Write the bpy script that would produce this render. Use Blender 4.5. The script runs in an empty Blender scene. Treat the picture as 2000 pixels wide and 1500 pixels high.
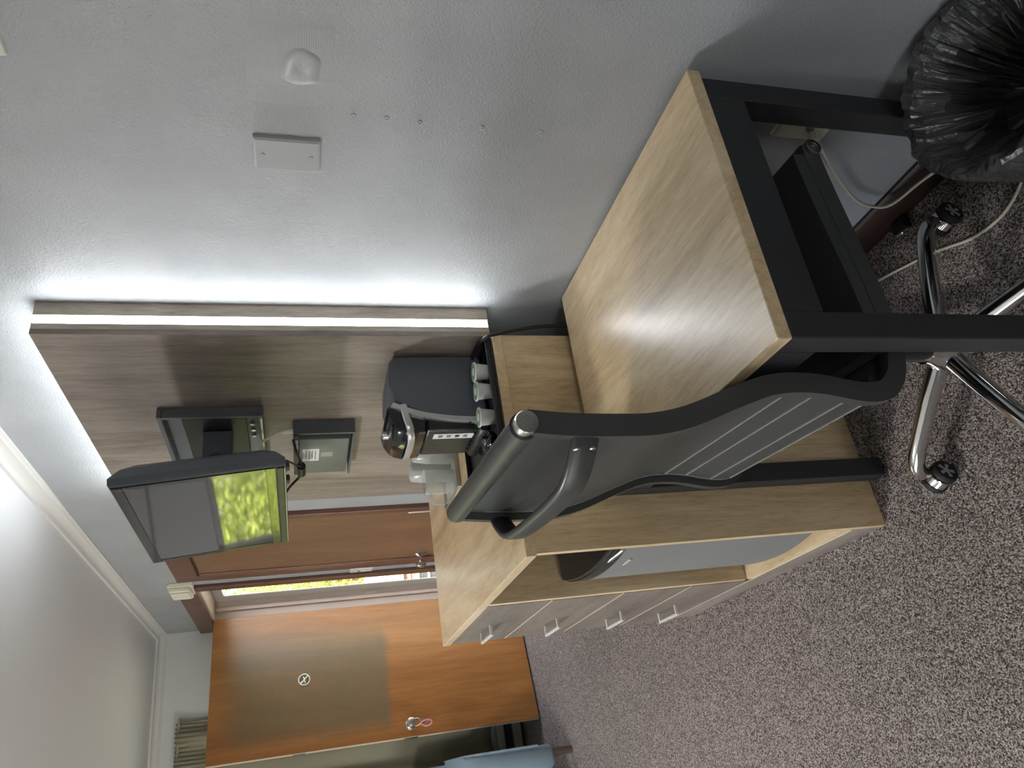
import bpy, bmesh, math, random
from mathutils import Matrix, Vector, noise
random.seed(7)
S = bpy.context.scene
COL = S.collection
PI = math.pi

# ------------------------------------------------------------------ camera, world, lights, exposure
cam_d = bpy.data.cameras.new('camera'); cam = bpy.data.objects.new('camera', cam_d); COL.objects.link(cam)
# the photograph is a portrait shot stored on its side: the camera is rolled a quarter turn
ax_down = Vector((-0.14506268, -0.24164718, -0.95945998))
ax_right = Vector((0.87958599, -0.47555638, -0.01321393))
ax_fwd = Vector((0.45308421, 0.84584441, -0.28153496))
cam.matrix_world = Matrix(((ax_down.x, ax_right.x, -ax_fwd.x, 0), (ax_down.y, ax_right.y, -ax_fwd.y, 0),
                           (ax_down.z, ax_right.z, -ax_fwd.z, 1.42888), (0, 0, 0, 1)))
cam_d.sensor_fit = 'HORIZONTAL'; cam_d.sensor_width = 36.0; cam_d.lens = 1443.968 / 2000 * 36
cam_d.clip_start = 0.02; cam_d.clip_end = 200
S.camera = cam

world = bpy.data.worlds.new('world'); S.world = world; world.use_nodes = True
nt = world.node_tree
bg = nt.nodes['Background']
sky = nt.nodes.new('ShaderNodeTexSky'); sky.sky_type = 'NISHITA'; sky.sun_disc = False
sky.sun_elevation = math.radians(48); sky.sun_rotation = math.radians(200); sky.air_density = 1.0; sky.dust_density = 2.0
hs = nt.nodes.new('ShaderNodeHueSaturation'); hs.inputs['Saturation'].default_value = .3      # hazy bright sky
nt.links.new(sky.outputs[0], hs.inputs['Color']); nt.links.new(hs.outputs[0], bg.inputs[0]); bg.inputs[1].default_value = .75

sun_d = bpy.data.lights.new('sun', 'SUN'); sun_d.energy = 18.0; sun_d.angle = 0.02; sun_d.color = (1, .98, .95)
sun = bpy.data.objects.new('sun', sun_d); COL.objects.link(sun)
sun.rotation_euler = Vector((0.22, 0.75, -0.85)).to_track_quat('-Z', 'Y').to_euler(); sun.location = (0, -6, 9)

def portal(name, loc, direction, sx, sy):
    d = bpy.data.lights.new(name, 'AREA'); d.shape = 'RECTANGLE'; d.size = sx; d.size_y = sy; d.cycles.is_portal = True
    o = bpy.data.objects.new(name, d); COL.objects.link(o); o.location = loc
    o.rotation_euler = Vector(direction).to_track_quat('-Z', 'Z').to_euler()
portal('window_portal_far', (-0.96, 5.45, 1.30), (0, -1, 0), 1.08, .9)
portal('fill_window_portal_left', (-3.03, 2.3, 1.15), (1, 0, 0), 2.2, 1.3)
portal('fill_window_portal_back', (-1.2, -2.52, 1.4), (0, 1, 0), 1.1, .9)
portal('doorway_portal', (1.26, 4.62, 1.0), (-1, 0, 0), .80, 1.9)

S.view_settings.view_transform = 'Standard'; S.view_settings.look = 'None'
S.view_settings.gamma = 1.0; S.view_settings.use_curve_mapping = False
S.view_settings.exposure = 1.08
LED_POWER = 17.0

# ------------------------------------------------------------------ material helpers
def srgb(r, g, b):
    f = lambda c: (c/255/12.92) if c/255 <= .04045 else ((c/255+.055)/1.055)**2.4
    return (f(r), f(g), f(b), 1)

class NT:
    def __init__(s, name):
        s.m = bpy.data.materials.new(name); s.m.use_nodes = True
        s.t = s.m.node_tree; s.b = s.t.nodes['Principled BSDF']; s.out = s.t.nodes['Material Output']
    def n(s, typ, **kw):
        x = s.t.nodes.new(typ)
        for k, v in kw.items():
            if k in ('operation', 'blend_type', 'data_type', 'feature', 'wave_type', 'bands_direction', 'distance', 'noise_dimensions'): setattr(x, k, v)
            else: x.inputs[k.replace('_', ' ')].default_value = v
        return x
    def l(s, a, b): s.t.links.new(a, b)
    def coord(s, scale=(1, 1, 1), loc=(0, 0, 0)):
        c = s.n('ShaderNodeTexCoord'); m = s.n('ShaderNodeMapping')
        m.inputs['Scale'].default_value = scale; m.inputs['Location'].default_value = loc
        s.l(c.outputs['Object'], m.inputs[0]); return m.outputs[0]
    def ramp(s, fac, stops):
        r = s.n('ShaderNodeValToRGB'); e = r.color_ramp.elements
        while len(e) < len(stops): e.new(.5)
        for i, (p, c) in enumerate(stops): e[i].position = p; e[i].color = c
        s.l(fac, r.inputs[0]); return r.outputs[0]
    def bump(s, h, strength, dist=.002):
        b = s.n('ShaderNodeBump', Strength=strength, Distance=dist); s.l(h, b.inputs['Height']); s.l(b.outputs[0], s.b.inputs['Normal'])
    def mix(s, fac, a, b, blend='MIX'):
        m = s.n('ShaderNodeMix', data_type='RGBA', blend_type=blend)
        for sock, v in ((m.inputs[0], fac), (m.inputs[6], a), (m.inputs[7], b)):
            if hasattr(v, 'is_linked'): s.l(v, sock)
            else: sock.default_value = v
        return m.outputs[2]
    def math(s, op, a, b=None):
        m = s.n('ShaderNodeMath', operation=op)
        for i, v in enumerate((a, b)):
            if v is None: continue
            if hasattr(v, 'is_linked'): s.l(v, m.inputs[i])
            else: m.inputs[i].default_value = v
        return m.outputs[0]

def plain(name, col, rough=.5, metal=0.0, spec=.5, coat=0.0, bump=0, bscale=200, vary=0):
    k = NT(name); b = k.b
    b.inputs['Base Color'].default_value = col; b.inputs['Roughness'].default_value = rough
    b.inputs['Metallic'].default_value = metal; b.inputs['Specular IOR Level'].default_value = spec
    b.inputs['Coat Weight'].default_value = coat
    v = k.coord()
    nz = k.n('ShaderNodeTexNoise', Scale=bscale, Detail=3.0); k.l(v, nz.inputs['Vector'])
    if vary:
        n2 = k.n('ShaderNodeTexNoise', Scale=6.0, Detail=4.0); k.l(v, n2.inputs['Vector'])
        k.l(k.ramp(n2.outputs[0], [(.3, tuple(c*(1-vary) for c in col[:3])+(1,)), (.7, tuple(c*(1+vary) for c in col[:3])+(1,))]), b.inputs['Base Color'])
    if bump: k.bump(nz.outputs[0], bump, .001)
    return k.m

def wood(name, dark, mid, light, axis, rough=.42, fine=1.0, contrast=1.0, bump=.15):
    k = NT(name)
    st = {'x': (.14, 1, 1), 'y': (1, .14, 1), 'z': (1, 1, .14)}[axis]
    v = k.coord(st)
    warp = k.n('ShaderNodeTexNoise', Scale=3.0, Detail=2.0); k.l(v, warp.inputs['Vector'])
    vm = k.n('ShaderNodeMix', data_type='RGBA', blend_type='LINEAR_LIGHT'); vm.inputs[0].default_value = .12
    k.l(v, vm.inputs[6]); k.l(warp.outputs['Color'], vm.inputs[7])
    big = k.n('ShaderNodeTexNoise', Scale=7.0, Detail=5.0, Roughness=.6, Distortion=1.0); k.l(vm.outputs[2], big.inputs['Vector'])
    fn = k.n('ShaderNodeTexNoise', Scale=70.0*fine, Detail=4.0, Roughness=.7); k.l(vm.outputs[2], fn.inputs['Vector'])
    st2 = {'x': (1.1, 14, 14), 'y': (14, 1.1, 14), 'z': (14, 14, 1.1)}[axis]
    v2 = k.coord(tuple(a*8 for a in st2))
    po = k.n('ShaderNodeTexNoise', Scale=3.0, Detail=2.0); k.l(v2, po.inputs['Vector'])
    f = k.math('ADD', k.math('MULTIPLY', big.outputs[0], .62), k.math('MULTIPLY', fn.outputs[0], .38))
    c = k.ramp(f, [(.5-.14/contrast, dark), (.5, mid), (.5+.12/contrast, light)])
    pr = k.ramp(po.outputs[0], [(.34, (.80, .79, .77, 1)), (.46, (1, 1, 1, 1))])
    c = k.mix(.75, c, pr, 'MULTIPLY')
    k.l(c, k.b.inputs['Base Color']); k.b.inputs['Roughness'].default_value = rough
    k.bump(po.outputs[0], bump, .0008)
    return k.m

M = {}
OAK = (srgb(174, 149, 111), srgb(206, 182, 143), srgb(222, 202, 168))
M['oak_y'] = wood('oak_laminate_along', *OAK, 'y', .34)
M['oak_y'].node_tree.nodes['Principled BSDF'].inputs['Coat Weight'].default_value = .5; M['oak_y'].node_tree.nodes['Principled BSDF'].inputs['Coat Roughness'].default_value = .3
M['oak_z'] = wood('oak_laminate_upright', *OAK, 'z', .45)
GOAK = (srgb(106, 97, 90), srgb(132, 122, 114), srgb(150, 140, 132))
M['grey_oak_z'] = wood('grey_oak_laminate_upright', *GOAK, 'z', .45)
LIT_GOAK = (srgb(150, 140, 128), srgb(178, 167, 152), srgb(196, 186, 171))
M['lit_oak_z'] = wood('grey_oak_laminate_lit', *LIT_GOAK, 'z', .45)  # panel's grey oak lightened for edges lit by the LED
M['drawer_oak'] = wood('drawer_front_laminate', srgb(94, 86, 79), srgb(118, 109, 100), srgb(135, 125, 116), 'y', .5)
M['grey_oak_y'] = wood('grey_oak_laminate_along', *GOAK, 'y', .5)
M['oak_edge'] = plain('lit_drawer_edge', srgb(205, 190, 165), .45, vary=.05)
DOOR = (srgb(118, 76, 36), srgb(134, 88, 44), srgb(146, 100, 53))
M['brown_door'] = wood('varnished_brown_timber', srgb(108, 80, 60), srgb(126, 95, 73), srgb(140, 108, 84), 'z', .35, contrast=.8)
M['door_frame'] = wood('dark_brown_timber', srgb(84, 56, 44), srgb(102, 70, 56), srgb(116, 82, 66), 'z', .4, contrast=.8)
M['skirting'] = wood('dark_brown_skirting', srgb(42, 27, 20), srgb(53, 35, 27), srgb(64, 43, 34), 'y', .45)
M['black_metal'] = plain('black_powder_coat', srgb(39, 40, 42), .5, bump=.15, bscale=900)
M['black_plastic'] = plain('black_plastic', srgb(26, 27, 30), .38, bump=.05, bscale=700)
M['hazed_plastic'] = plain('black_plastic_hazed', srgb(86, 91, 98), .4, bump=.05, bscale=700)  # black plastic lightened to imitate haze over machine, television and bracket
M['gloss_black'] = plain('glossy_black_plastic', srgb(18, 19, 22), .12, coat=.3)
M['fridge_black'] = plain('satin_black_plastic', srgb(20, 20, 22), .3)
M['screen'] = plain('hazed_screen_glass', srgb(56, 57, 62), .045, spec=1.0)  # dark glass, base lightened to imitate haze over the television
M['leather'] = plain('black_leather', srgb(60, 62, 61), .38, bump=.35, bscale=260)  # black leather lightened to imitate haze over the chair
M['chair_frame'] = plain('black_chair_frame', srgb(56, 58, 58), .36)  # frame black lightened for the same haze
M['seam'] = plain('leather_seam', srgb(120, 122, 121), .5)
M['chrome'] = plain('chrome', srgb(225, 225, 225), .07, 1.0)
M['steel'] = plain('brushed_steel', srgb(190, 188, 182), .28, 1.0)
M['silver'] = plain('silver_plastic', srgb(196, 198, 198), .3, .7)
M['whitened_metal'] = plain('whitened_chrome', srgb(224, 223, 220), .3, .35)  # chrome whitened to imitate a bright ceiling reflected in the handles
M['rubber'] = plain('black_rubber', srgb(20, 20, 20), .6)
M['wheel_disc'] = plain('grey_wheel_disc', srgb(165, 165, 166), .35, .4)
M['white_plastic'] = plain('white_plastic', srgb(214, 213, 206), .4)
M['cream_plastic'] = plain('cream_plastic', srgb(222, 220, 200), .45)
M['grey_fridge'] = plain('silver_grey_fridge', srgb(126, 127, 126), .5, .1, bump=.1, bscale=1200)
M['dark_inside'] = plain('dark_cabinet_back', srgb(40, 38, 35), .7)
M['white_cord'] = plain('white_cord', srgb(205, 200, 180), .45)
M['black_cord'] = plain('black_cord', srgb(20, 20, 22), .45)
M['box_green'] = plain('green_grey_metal', srgb(118, 124, 120), .4, .4)
M['paper'] = plain('white_label', srgb(205, 207, 206), .6)
M['grey_ink'] = plain('grey_ink', srgb(120, 120, 125), .6)
M['dark_ink'] = plain('dark_ink', srgb(45, 45, 48), .6)
M['green_foil'] = plain('green_foil', srgb(110, 150, 110), .4, .2)
M['pod'] = plain('white_pod_plastic', srgb(205, 208, 205), .45)
M['jamb'] = plain('pale_pink_paint', srgb(196, 180, 170), .5, vary=.03)
M['alu'] = plain('pale_grey_frame', srgb(186, 184, 178), .4)
M['pink'] = plain('pink_plastic', srgb(190, 120, 130), .4)
M['blue_fabric'] = plain('blue_grey_upholstery', srgb(118, 136, 146), .75, bump=.3, bscale=900, vary=.06)
M['dark_wood'] = wood('dark_chair_wood', srgb(58, 48, 40), srgb(74, 62, 52), srgb(88, 74, 62), 'z', .4)
M['heater'] = plain('grey_enamel', srgb(150, 148, 138), .45)
M['brick'] = plain('red_brown_brick', srgb(150, 104, 88), .8, vary=.2)
M['concrete'] = plain('pale_render', srgb(225, 218, 214), .8, vary=.04)
M['foil'] = plain('silver_foil', srgb(215, 212, 200), .15, 1.0)
M['trim_paint'] = plain('white_satin_trim', srgb(206, 206, 203), .4)

def wall_mat():
    k = NT('grey_wall_paint'); v = k.coord()
    n1 = k.n('ShaderNodeTexNoise', Scale=215.0, Detail=3.0, Roughness=.55, Distortion=.6); k.l(v, n1.inputs['Vector'])
    n2 = k.n('ShaderNodeTexNoise', Scale=5.0, Detail=3.0); k.l(v, n2.inputs['Vector'])
    k.l(k.ramp(n2.outputs[0], [(.35, srgb(157, 161, 164)), (.65, srgb(165, 169, 172))]), k.b.inputs['Base Color'])
    k.b.inputs['Roughness'].default_value = .48
    k.bump(n1.outputs[0], .65, .0030)
    return k.m
M['wall'] = wall_mat()
def patch_mat():
    k = NT('mesh_plaster_paint'); v = k.coord()
    w1 = k.n('ShaderNodeTexWave', Scale=90.0, Distortion=1.2, bands_direction='Z'); k.l(v, w1.inputs['Vector'])
    w2 = k.n('ShaderNodeTexWave', Scale=90.0, Distortion=1.2, bands_direction='Y'); k.l(v, w2.inputs['Vector'])
    h = k.math('ADD', w1.outputs['Fac'], w2.outputs['Fac'])
    k.b.inputs['Base Color'].default_value = srgb(162, 166, 168); k.b.inputs['Roughness'].default_value = .48
    k.bump(h, .3, .0012); return k.m
M['patch'] = patch_mat()
M['paint'] = plain('grey_wall_paint_smooth', srgb(163, 167, 169), .38, bump=.2, bscale=60)
M['far_wall'] = plain('grey_wall_paint_lit', srgb(206, 208, 206), .5, bump=.3, bscale=170)  # wall paint lightened on the far wall to stand in for light
M['ceiling'] = plain('white_ceiling_paint', srgb(222, 225, 228), .7, bump=.12, bscale=160)

def carpet_mat():
    k = NT('speckled_loop_carpet'); v = k.coord()
    vo = k.n('ShaderNodeTexVoronoi', Scale=300.0, Randomness=1.0); k.l(v, vo.inputs['Vector'])
    n1 = k.n('ShaderNodeTexNoise', Scale=250.0, Detail=3.0, Roughness=.7); k.l(v, n1.inputs['Vector'])
    n2 = k.n('ShaderNodeTexNoise', Scale=4.0, Detail=3.0); k.l(v, n2.inputs['Vector'])
    sep = k.n('ShaderNodeSeparateColor'); k.l(vo.outputs['Color'], sep.inputs[0])
    f = k.math('ADD', k.math('MULTIPLY', sep.outputs[0], .55), k.math('MULTIPLY', n1.outputs[0], .45))
    c = k.ramp(f, [(.25, srgb(72, 64, 60)), (.45, srgb(132, 121, 116)), (.60, srgb(170, 160, 155)), (.8, srgb(204, 196, 190))])
    t = k.ramp(n2.outputs[0], [(.3, (.9, .9, .9, 1)), (.7, (1, .99, .98, 1))])
    k.l(k.mix(1.0, c, t, 'MULTIPLY'), k.b.inputs['Base Color'])
    k.b.inputs['Roughness'].default_value = .95; k.b.inputs['Specular IOR Level'].default_value = .15
    h = k.math('ADD', k.math('MULTIPLY', vo.outputs['Distance'], -1.0), n1.outputs[0])
    k.bump(h, .9, .006); return k.m
M['carpet'] = carpet_mat()

def dark_patch_door():
    # varnished orange door with a darker patch on its upper two thirds (local x along the leaf from the hinge, z up)
    k = NT('orange_varnished_door_with_patch')
    v = k.coord((1, 1, .08))
    big = k.n('ShaderNodeTexNoise', Scale=9.0, Detail=5.0, Roughness=.6, Distortion=.8); k.l(v, big.inputs['Vector'])
    fn = k.n('ShaderNodeTexNoise', Scale=90.0, Detail=3.0); k.l(v, fn.inputs['Vector'])
    f = k.math('ADD', k.math('MULTIPLY', big.outputs[0], .7), k.math('MULTIPLY', fn.outputs[0], .3))
    base = k.ramp(f, [(.34, DOOR[0]), (.5, DOOR[1]), (.64, DOOR[2])])
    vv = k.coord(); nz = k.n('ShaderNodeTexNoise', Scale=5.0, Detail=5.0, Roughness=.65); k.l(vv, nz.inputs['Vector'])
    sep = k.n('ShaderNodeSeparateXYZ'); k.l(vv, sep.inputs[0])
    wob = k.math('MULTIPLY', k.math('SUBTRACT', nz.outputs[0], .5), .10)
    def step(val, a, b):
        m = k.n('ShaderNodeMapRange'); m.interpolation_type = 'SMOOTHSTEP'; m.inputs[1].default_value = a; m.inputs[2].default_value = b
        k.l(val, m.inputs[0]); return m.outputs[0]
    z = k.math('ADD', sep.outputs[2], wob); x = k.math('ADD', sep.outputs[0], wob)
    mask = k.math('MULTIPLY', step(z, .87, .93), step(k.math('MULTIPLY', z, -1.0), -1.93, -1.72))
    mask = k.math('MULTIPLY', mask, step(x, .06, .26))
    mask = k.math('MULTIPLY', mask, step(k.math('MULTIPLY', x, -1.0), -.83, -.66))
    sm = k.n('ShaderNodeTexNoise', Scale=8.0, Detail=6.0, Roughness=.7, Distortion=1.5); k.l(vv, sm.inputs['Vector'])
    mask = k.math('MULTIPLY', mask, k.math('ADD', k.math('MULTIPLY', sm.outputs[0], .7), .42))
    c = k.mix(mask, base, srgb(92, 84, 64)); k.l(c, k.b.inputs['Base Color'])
    k.b.inputs['Roughness'].default_value = .33; k.bump(fn.outputs[0], .06, .001); return k.m
M['orange_door'] = dark_patch_door()

def emit(name, col, st):
    k = NT(name); e = k.n('ShaderNodeEmission', Strength=st); e.inputs[0].default_value = col
    k.l(e.outputs[0], k.out.inputs[0]); return k.m
M['fill_lamp_bowl'] = emit('fill_lamp_glow', (1, .97, .93, 1), 66.0)  # glow of the added ceiling fill lamp
M['led'] = emit('cool_white_led', (.93, .97, 1, 1), LED_POWER)

def thin_fresnel(k):
    # same reflectance on both faces of a thin sheet
    g = k.n('ShaderNodeNewGeometry'); fr = k.n('ShaderNodeFresnel')
    k.l(k.math('SUBTRACT', 1.5, k.math('MULTIPLY', g.outputs['Backfacing'], 1.5-1/1.5)), fr.inputs['IOR']); return fr
def pane(name, tint=(1, 1, 1, 1), refl=1.0):
    k = NT(name); g = k.n('ShaderNodeBsdfGlossy', Roughness=.01); t = k.n('ShaderNodeBsdfTransparent'); t.inputs[0].default_value = tint
    fr = thin_fresnel(k); m = k.n('ShaderNodeMixShader')
    k.l(k.math('MULTIPLY', fr.outputs[0], refl), m.inputs[0]); k.l(t.outputs[0], m.inputs[1]); k.l(g.outputs[0], m.inputs[2])
    k.l(m.outputs[0], k.out.inputs[0]); return k.m
M['pane'] = pane('window_glass')
def clear(name, tint, rough, frost):
    k = NT(name); t = k.n('ShaderNodeBsdfTransparent'); t.inputs[0].default_value = tint
    k.b.inputs['Base Color'].default_value = srgb(205, 208, 205); k.b.inputs['Roughness'].default_value = rough
    v = k.coord(); n = k.n('ShaderNodeTexNoise', Scale=30.0, Detail=3.0); k.l(v, n.inputs['Vector']); k.bump(n.outputs[0], .2, .003)
    fr = thin_fresnel(k); f = k.math('ADD', fr.outputs[0], frost); m = k.n('ShaderNodeMixShader')
    k.l(f, m.inputs[0]); k.l(t.outputs[0], m.inputs[1]); k.l(k.b.outputs[0], m.inputs[2]); k.l(m.outputs[0], k.out.inputs[0]); return k.m
M['wrap'] = clear('clear_wrapped_plastic', (.92, .93, .92, 1), .2, .48)
M['glass'] = clear('clear_mug_glass', (.95, .96, .96, 1), .05, .20)
def bag_mat():
    k = NT('black_bin_liner'); k.b.inputs['Base Color'].default_value = srgb(66, 66, 65); k.b.inputs['Roughness'].default_value = .27
    k.b.inputs['Specular IOR Level'].default_value = .7
    v = k.coord(); n = k.n('ShaderNodeTexNoise', Scale=30.0, Detail=5.0, Distortion=1.5); k.l(v, n.inputs['Vector']); k.bump(n.outputs[0], .5, .008); return k.m
M['bag'] = bag_mat()
def leaf_mat(name, a, b):
    k = NT(name); v = k.coord(); n = k.n('ShaderNodeTexNoise', Scale=7.0, Detail=3.0); k.l(v, n.inputs['Vector'])
    c = k.ramp(n.outputs[0], [(.35, a), (.65, b)])
    d = k.n('ShaderNodeBsdfDiffuse'); t = k.n('ShaderNodeBsdfTranslucent'); m = k.n('ShaderNodeMixShader'); m.inputs[0].default_value = .4
    k.l(c, d.inputs[0]); k.l(c, t.inputs[0]); k.l(d.outputs[0], m.inputs[1]); k.l(t.outputs[0], m.inputs[2]); k.l(m.outputs[0], k.out.inputs[0]); return k.m
M['leaf_a'] = leaf_mat('yellow_green_leaves', srgb(158, 172, 66), srgb(190, 196, 100))
M['leaf_b'] = leaf_mat('mid_green_leaves', srgb(98, 124, 60), srgb(138, 156, 86))
M['bark'] = plain('brown_bark', srgb(110, 85, 62), .9, bump=.6, bscale=40)
M['mulch'] = plain('brown_green_ground', srgb(104, 104, 82), .9, vary=.15)
M['bounce_pale'] = plain('pale_bounce_surface', srgb(196, 190, 180), .85, vary=.08)
def curtain_mat():
    k = NT('olive_curtain_cloth'); k.b.inputs['Base Color'].default_value = srgb(140, 136, 116); k.b.inputs['Roughness'].default_value = .85
    v = k.coord(); w = k.n('ShaderNodeTexNoise', Scale=500.0, Detail=2.0); k.l(v, w.inputs['Vector']); k.bump(w.outputs[0], .2, .001); return k.m
M['curtain'] = curtain_mat()

# ------------------------------------------------------------------ geometry helpers
WM = {}      # world matrix of every object made here, by name
class B:
    def __init__(s, xf=None): s.bm = bmesh.new(); s.xf = xf
    def box(s, x0, x1, y0, y1, z0, z1, bev=0, seg=1):
        vs = [s.bm.verts.new(p) for p in ((x0,y0,z0),(x1,y0,z0),(x1,y1,z0),(x0,y1,z0),(x0,y0,z1),(x1,y0,z1),(x1,y1,z1),(x0,y1,z1))]
        fs = [s.bm.faces.new([vs[i] for i in f]) for f in ((3,2,1,0),(4,5,6,7),(0,1,5,4),(1,2,6,5),(2,3,7,6),(3,0,4,7))]
        if bev: bmesh.ops.bevel(s.bm, geom=list({e for f in fs for e in f.edges}), offset=bev, segments=seg, profile=.5, affect='EDGES')
        return s
    def ring(s, pts): return [s.bm.verts.new(p) for p in pts]
    def skin(s, rings, closed=True, caps=True, loop=False):
        n = len(rings[0])
        pairs = list(zip(rings, rings[1:])) + ([(rings[-1], rings[0])] if loop else [])
        for a, b in pairs:
            for i in range(n if closed else n-1):
                j = (i+1) % n
                s.bm.faces.new((a[i], a[j], b[j], b[i]))
        if caps and not loop and closed:
            s.bm.faces.new(rings[0][::-1]); s.bm.faces.new(rings[-1])
        return s
    def tube(s, pts, r, seg=10, sx=1.0, sy=1.0, up=(0, 0, 1), loop=False, caps=True):
        P = [Vector(p) for p in pts]; n = len(P); rs = r if isinstance(r, (list, tuple)) else [r]*n
        rings = []; side = None
        for i, p in enumerate(P):
            if loop: t = (P[(i+1) % n]-P[i-1])
            else: t = P[min(i+1, n-1)]-P[max(i-1, 0)]
            t.normalize()
            if side is None:
                u = Vector(up)
                if abs(t.dot(u)) > .95: u = Vector((1, 0, 0)) if abs(t.x) < .9 else Vector((0, 1, 0))
                side = t.cross(u).normalized()
            else:
                side = (side - t*side.dot(t)).normalized()
            u2 = side.cross(t).normalized()
            rings.append(s.ring([p + side*(math.cos(a)*rs[i]*sx) + u2*(math.sin(a)*rs[i]*sy) for a in [2*PI*k/seg for k in range(seg)]]))
        return s.skin(rings, loop=loop, caps=caps)
    def cyl(s, p0, p1, r0, r1=None, seg=20):
        return s.tube([p0, p1], [r0, r1 if r1 is not None else r0], seg)
    def lathe(s, prof, c=(0, 0, 0), seg=28, axis='z', caps=True):
        rings = []
        for r, h in prof:
            pts = []
            for k in range(seg):
                a = 2*PI*k/seg; q = (r*math.cos(a), r*math.sin(a))
                p = {'z': (q[0], q[1], h), 'y': (q[0], h, -q[1]), 'x': (h, q[0], q[1])}[axis]
                pts.append((p[0]+c[0], p[1]+c[1], p[2]+c[2]))
            rings.append(s.ring(pts))
        return s.skin(rings, caps=caps)
    def prism(s, poly, axis, a0, a1, bev=0):
        def P(q, a): return {'x': (a, q[0], q[1]), 'y': (q[0], a, q[1]), 'z': (q[0], q[1], a)}[axis]
        r0 = s.ring([P(q, a0) for q in poly]); r1 = s.ring([P(q, a1) for q in poly])
        s.skin([r0, r1]); 
        if bev:
            es = set()
            for v in r0 + r1:
                for e in v.link_edges: es.add(e)
            bmesh.ops.bevel(s.bm, geom=list(es), offset=bev, segments=1, affect='EDGES')
        return s
    def sphere(s, c, r, sub=2, sc=(1, 1, 1)):
        g = bmesh.ops.create_icosphere(s.bm, subdivisions=sub, radius=r)
        for v in g['verts']: v.co = Vector((v.co.x*sc[0]+c[0], v.co.y*sc[1]+c[1], v.co.z*sc[2]+c[2]))
        return s
    def rot(s, M4):
        for v in s.bm.verts: v.co = M4 @ v.co
        return s

def build(name, b, mat, parent=None, smooth=35, wn=True):
    bm = b.bm
    xf = b.xf or Matrix.Identity(4)
    bmesh.ops.recalc_face_normals(bm, faces=bm.faces[:])
    if parent is not None:
        inv = WM[parent.name].inverted() @ xf; wm = WM[parent.name]
    else:
        co = [xf @ v.co for v in bm.verts]
        lo = Vector((min(c.x for c in co), min(c.y for c in co), min(c.z for c in co))); hi = Vector((max(c.x for c in co), max(c.y for c in co), max(c.z for c in co)))
        wm = Matrix.Translation(((lo.x+hi.x)/2, (lo.y+hi.y)/2, lo.z)); inv = wm.inverted() @ xf
    for v in bm.verts: v.co = inv @ v.co
    me = bpy.data.meshes.new(name); bm.to_mesh(me); bm.free()
    me.materials.append(M[mat] if isinstance(mat, str) else mat)
    if smooth:
        me.shade_smooth(); me.set_sharp_from_angle(angle=math.radians(smooth))
    o = bpy.data.objects.new(name, me); COL.objects.link(o)
    if parent is not None: o.parent = parent
    else: o.matrix_world = wm
    WM[o.name] = wm
    return o
def thing(name, loc, label, cat, group=None, rz=0.0, kind=None):
    o = bpy.data.objects.new(name, None); COL.objects.link(o); o.empty_display_size = .05
    wm = Matrix.Translation(loc) @ Matrix.Rotation(rz, 4, 'Z'); o.matrix_world = wm; WM[o.name] = wm
    tag(o, label, cat, group, kind); return o
def tag(o, label=None, cat=None, group=None, kind=None):
    if label: o['label'] = label
    if cat: o['category'] = cat
    if group: o['group'] = group
    if kind: o['kind'] = kind
    return o
def struct(name, b, mat, smooth=35):
    return tag(build(name, b, mat, None, smooth), kind='structure')
def text(name, body, size, mat, M4, parent, depth=.0004):
    cu = bpy.data.curves.new('tmp_text', 'FONT'); cu.body = body; cu.size = size; cu.align_x = 'CENTER'; cu.align_y = 'CENTER'; cu.extrude = depth
    cu.resolution_u = 3
    to = bpy.data.objects.new('tmp_text', cu); COL.objects.link(to)
    dg = bpy.context.evaluated_depsgraph_get(); me = bpy.data.meshes.new_from_object(to.evaluated_get(dg))
    bpy.data.objects.remove(to); bpy.data.curves.remove(cu)
    b = B(); b.bm.from_mesh(me); bpy.data.meshes.remove(me); b.rot(M4)
    return build(name, b, mat, parent, 0)
def spline(pts, n=8, closed=False):
    P = [Vector(p) for p in pts]; out = []
    m = len(P)
    for i in range(m if closed else m-1):
        p0 = P[i-1] if (i > 0 or closed) else P[0]; p1 = P[i]; p2 = P[(i+1) % m]
        p3 = P[(i+2) % m] if (closed or i+2 < m) else P[-1]
        for k in range(n):
            t = k/n
            out.append(.5*((2*p1)+(p2-p0)*t+(2*p0-5*p1+4*p2-p3)*t*t+(3*p1-p0-3*p2+p3)*t**3))
    if not closed: out.append(P[-1])
    return out

# ------------------------------------------------------------------ the room
W = 1.048; YF = 5.256; XL = -2.9; YB = -2.4; H = 2.285; T = .15
struct('floor', B().box(XL-T, W+T, YB-T, YF+T, -.12, 0), 'carpet')
struct('ceiling', B().box(XL-T, W+T, YB-T, YF+T, H, H+.12), 'ceiling')
D0, D1, DH = 4.165, 5.03, 1.935          # doorway in the right wall
wr = B(); wr.box(W, W+T, YB-T, D0, 0, H); wr.box(W, W+T, D0, D1, DH, H); wr.box(W, W+T, D1, YF+T, 0, H)
wall_right = struct('wall_right', wr, 'wall')
WX0, WX1, WZ0, WZ1 = -1.50, -.42, .85, 1.75   # window in the far wall
wf = B(); wf.box(XL-T, WX0, YF, YF+T, 0, H); wf.box(WX1, W, YF, YF+T, 0, H); wf.box(WX0, WX1, YF, YF+T, 0, WZ0); wf.box(WX0, WX1, YF, YF+T, WZ1, H)
struct('wall_far', wf, 'far_wall')
LY0, LY1, LZ0, LZ1 = 1.2, 3.4, .5, 1.8        # added window in the left wall, unseen, brings in daylight
wl = B(); wl.box(XL-T, XL, YB-T, LY0, 0, H); wl.box(XL-T, XL, LY1, YF, 0, H); wl.box(XL-T, XL, LY0, LY1, 0, LZ0); wl.box(XL-T, XL, LY0, LY1, LZ1, H)
struct('wall_left', wl, 'wall')
BX0, BX1, BZ0, BZ1 = -1.75, -.65, .95, 1.85       # added window behind the camera, unseen, lights the sides facing it
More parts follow.
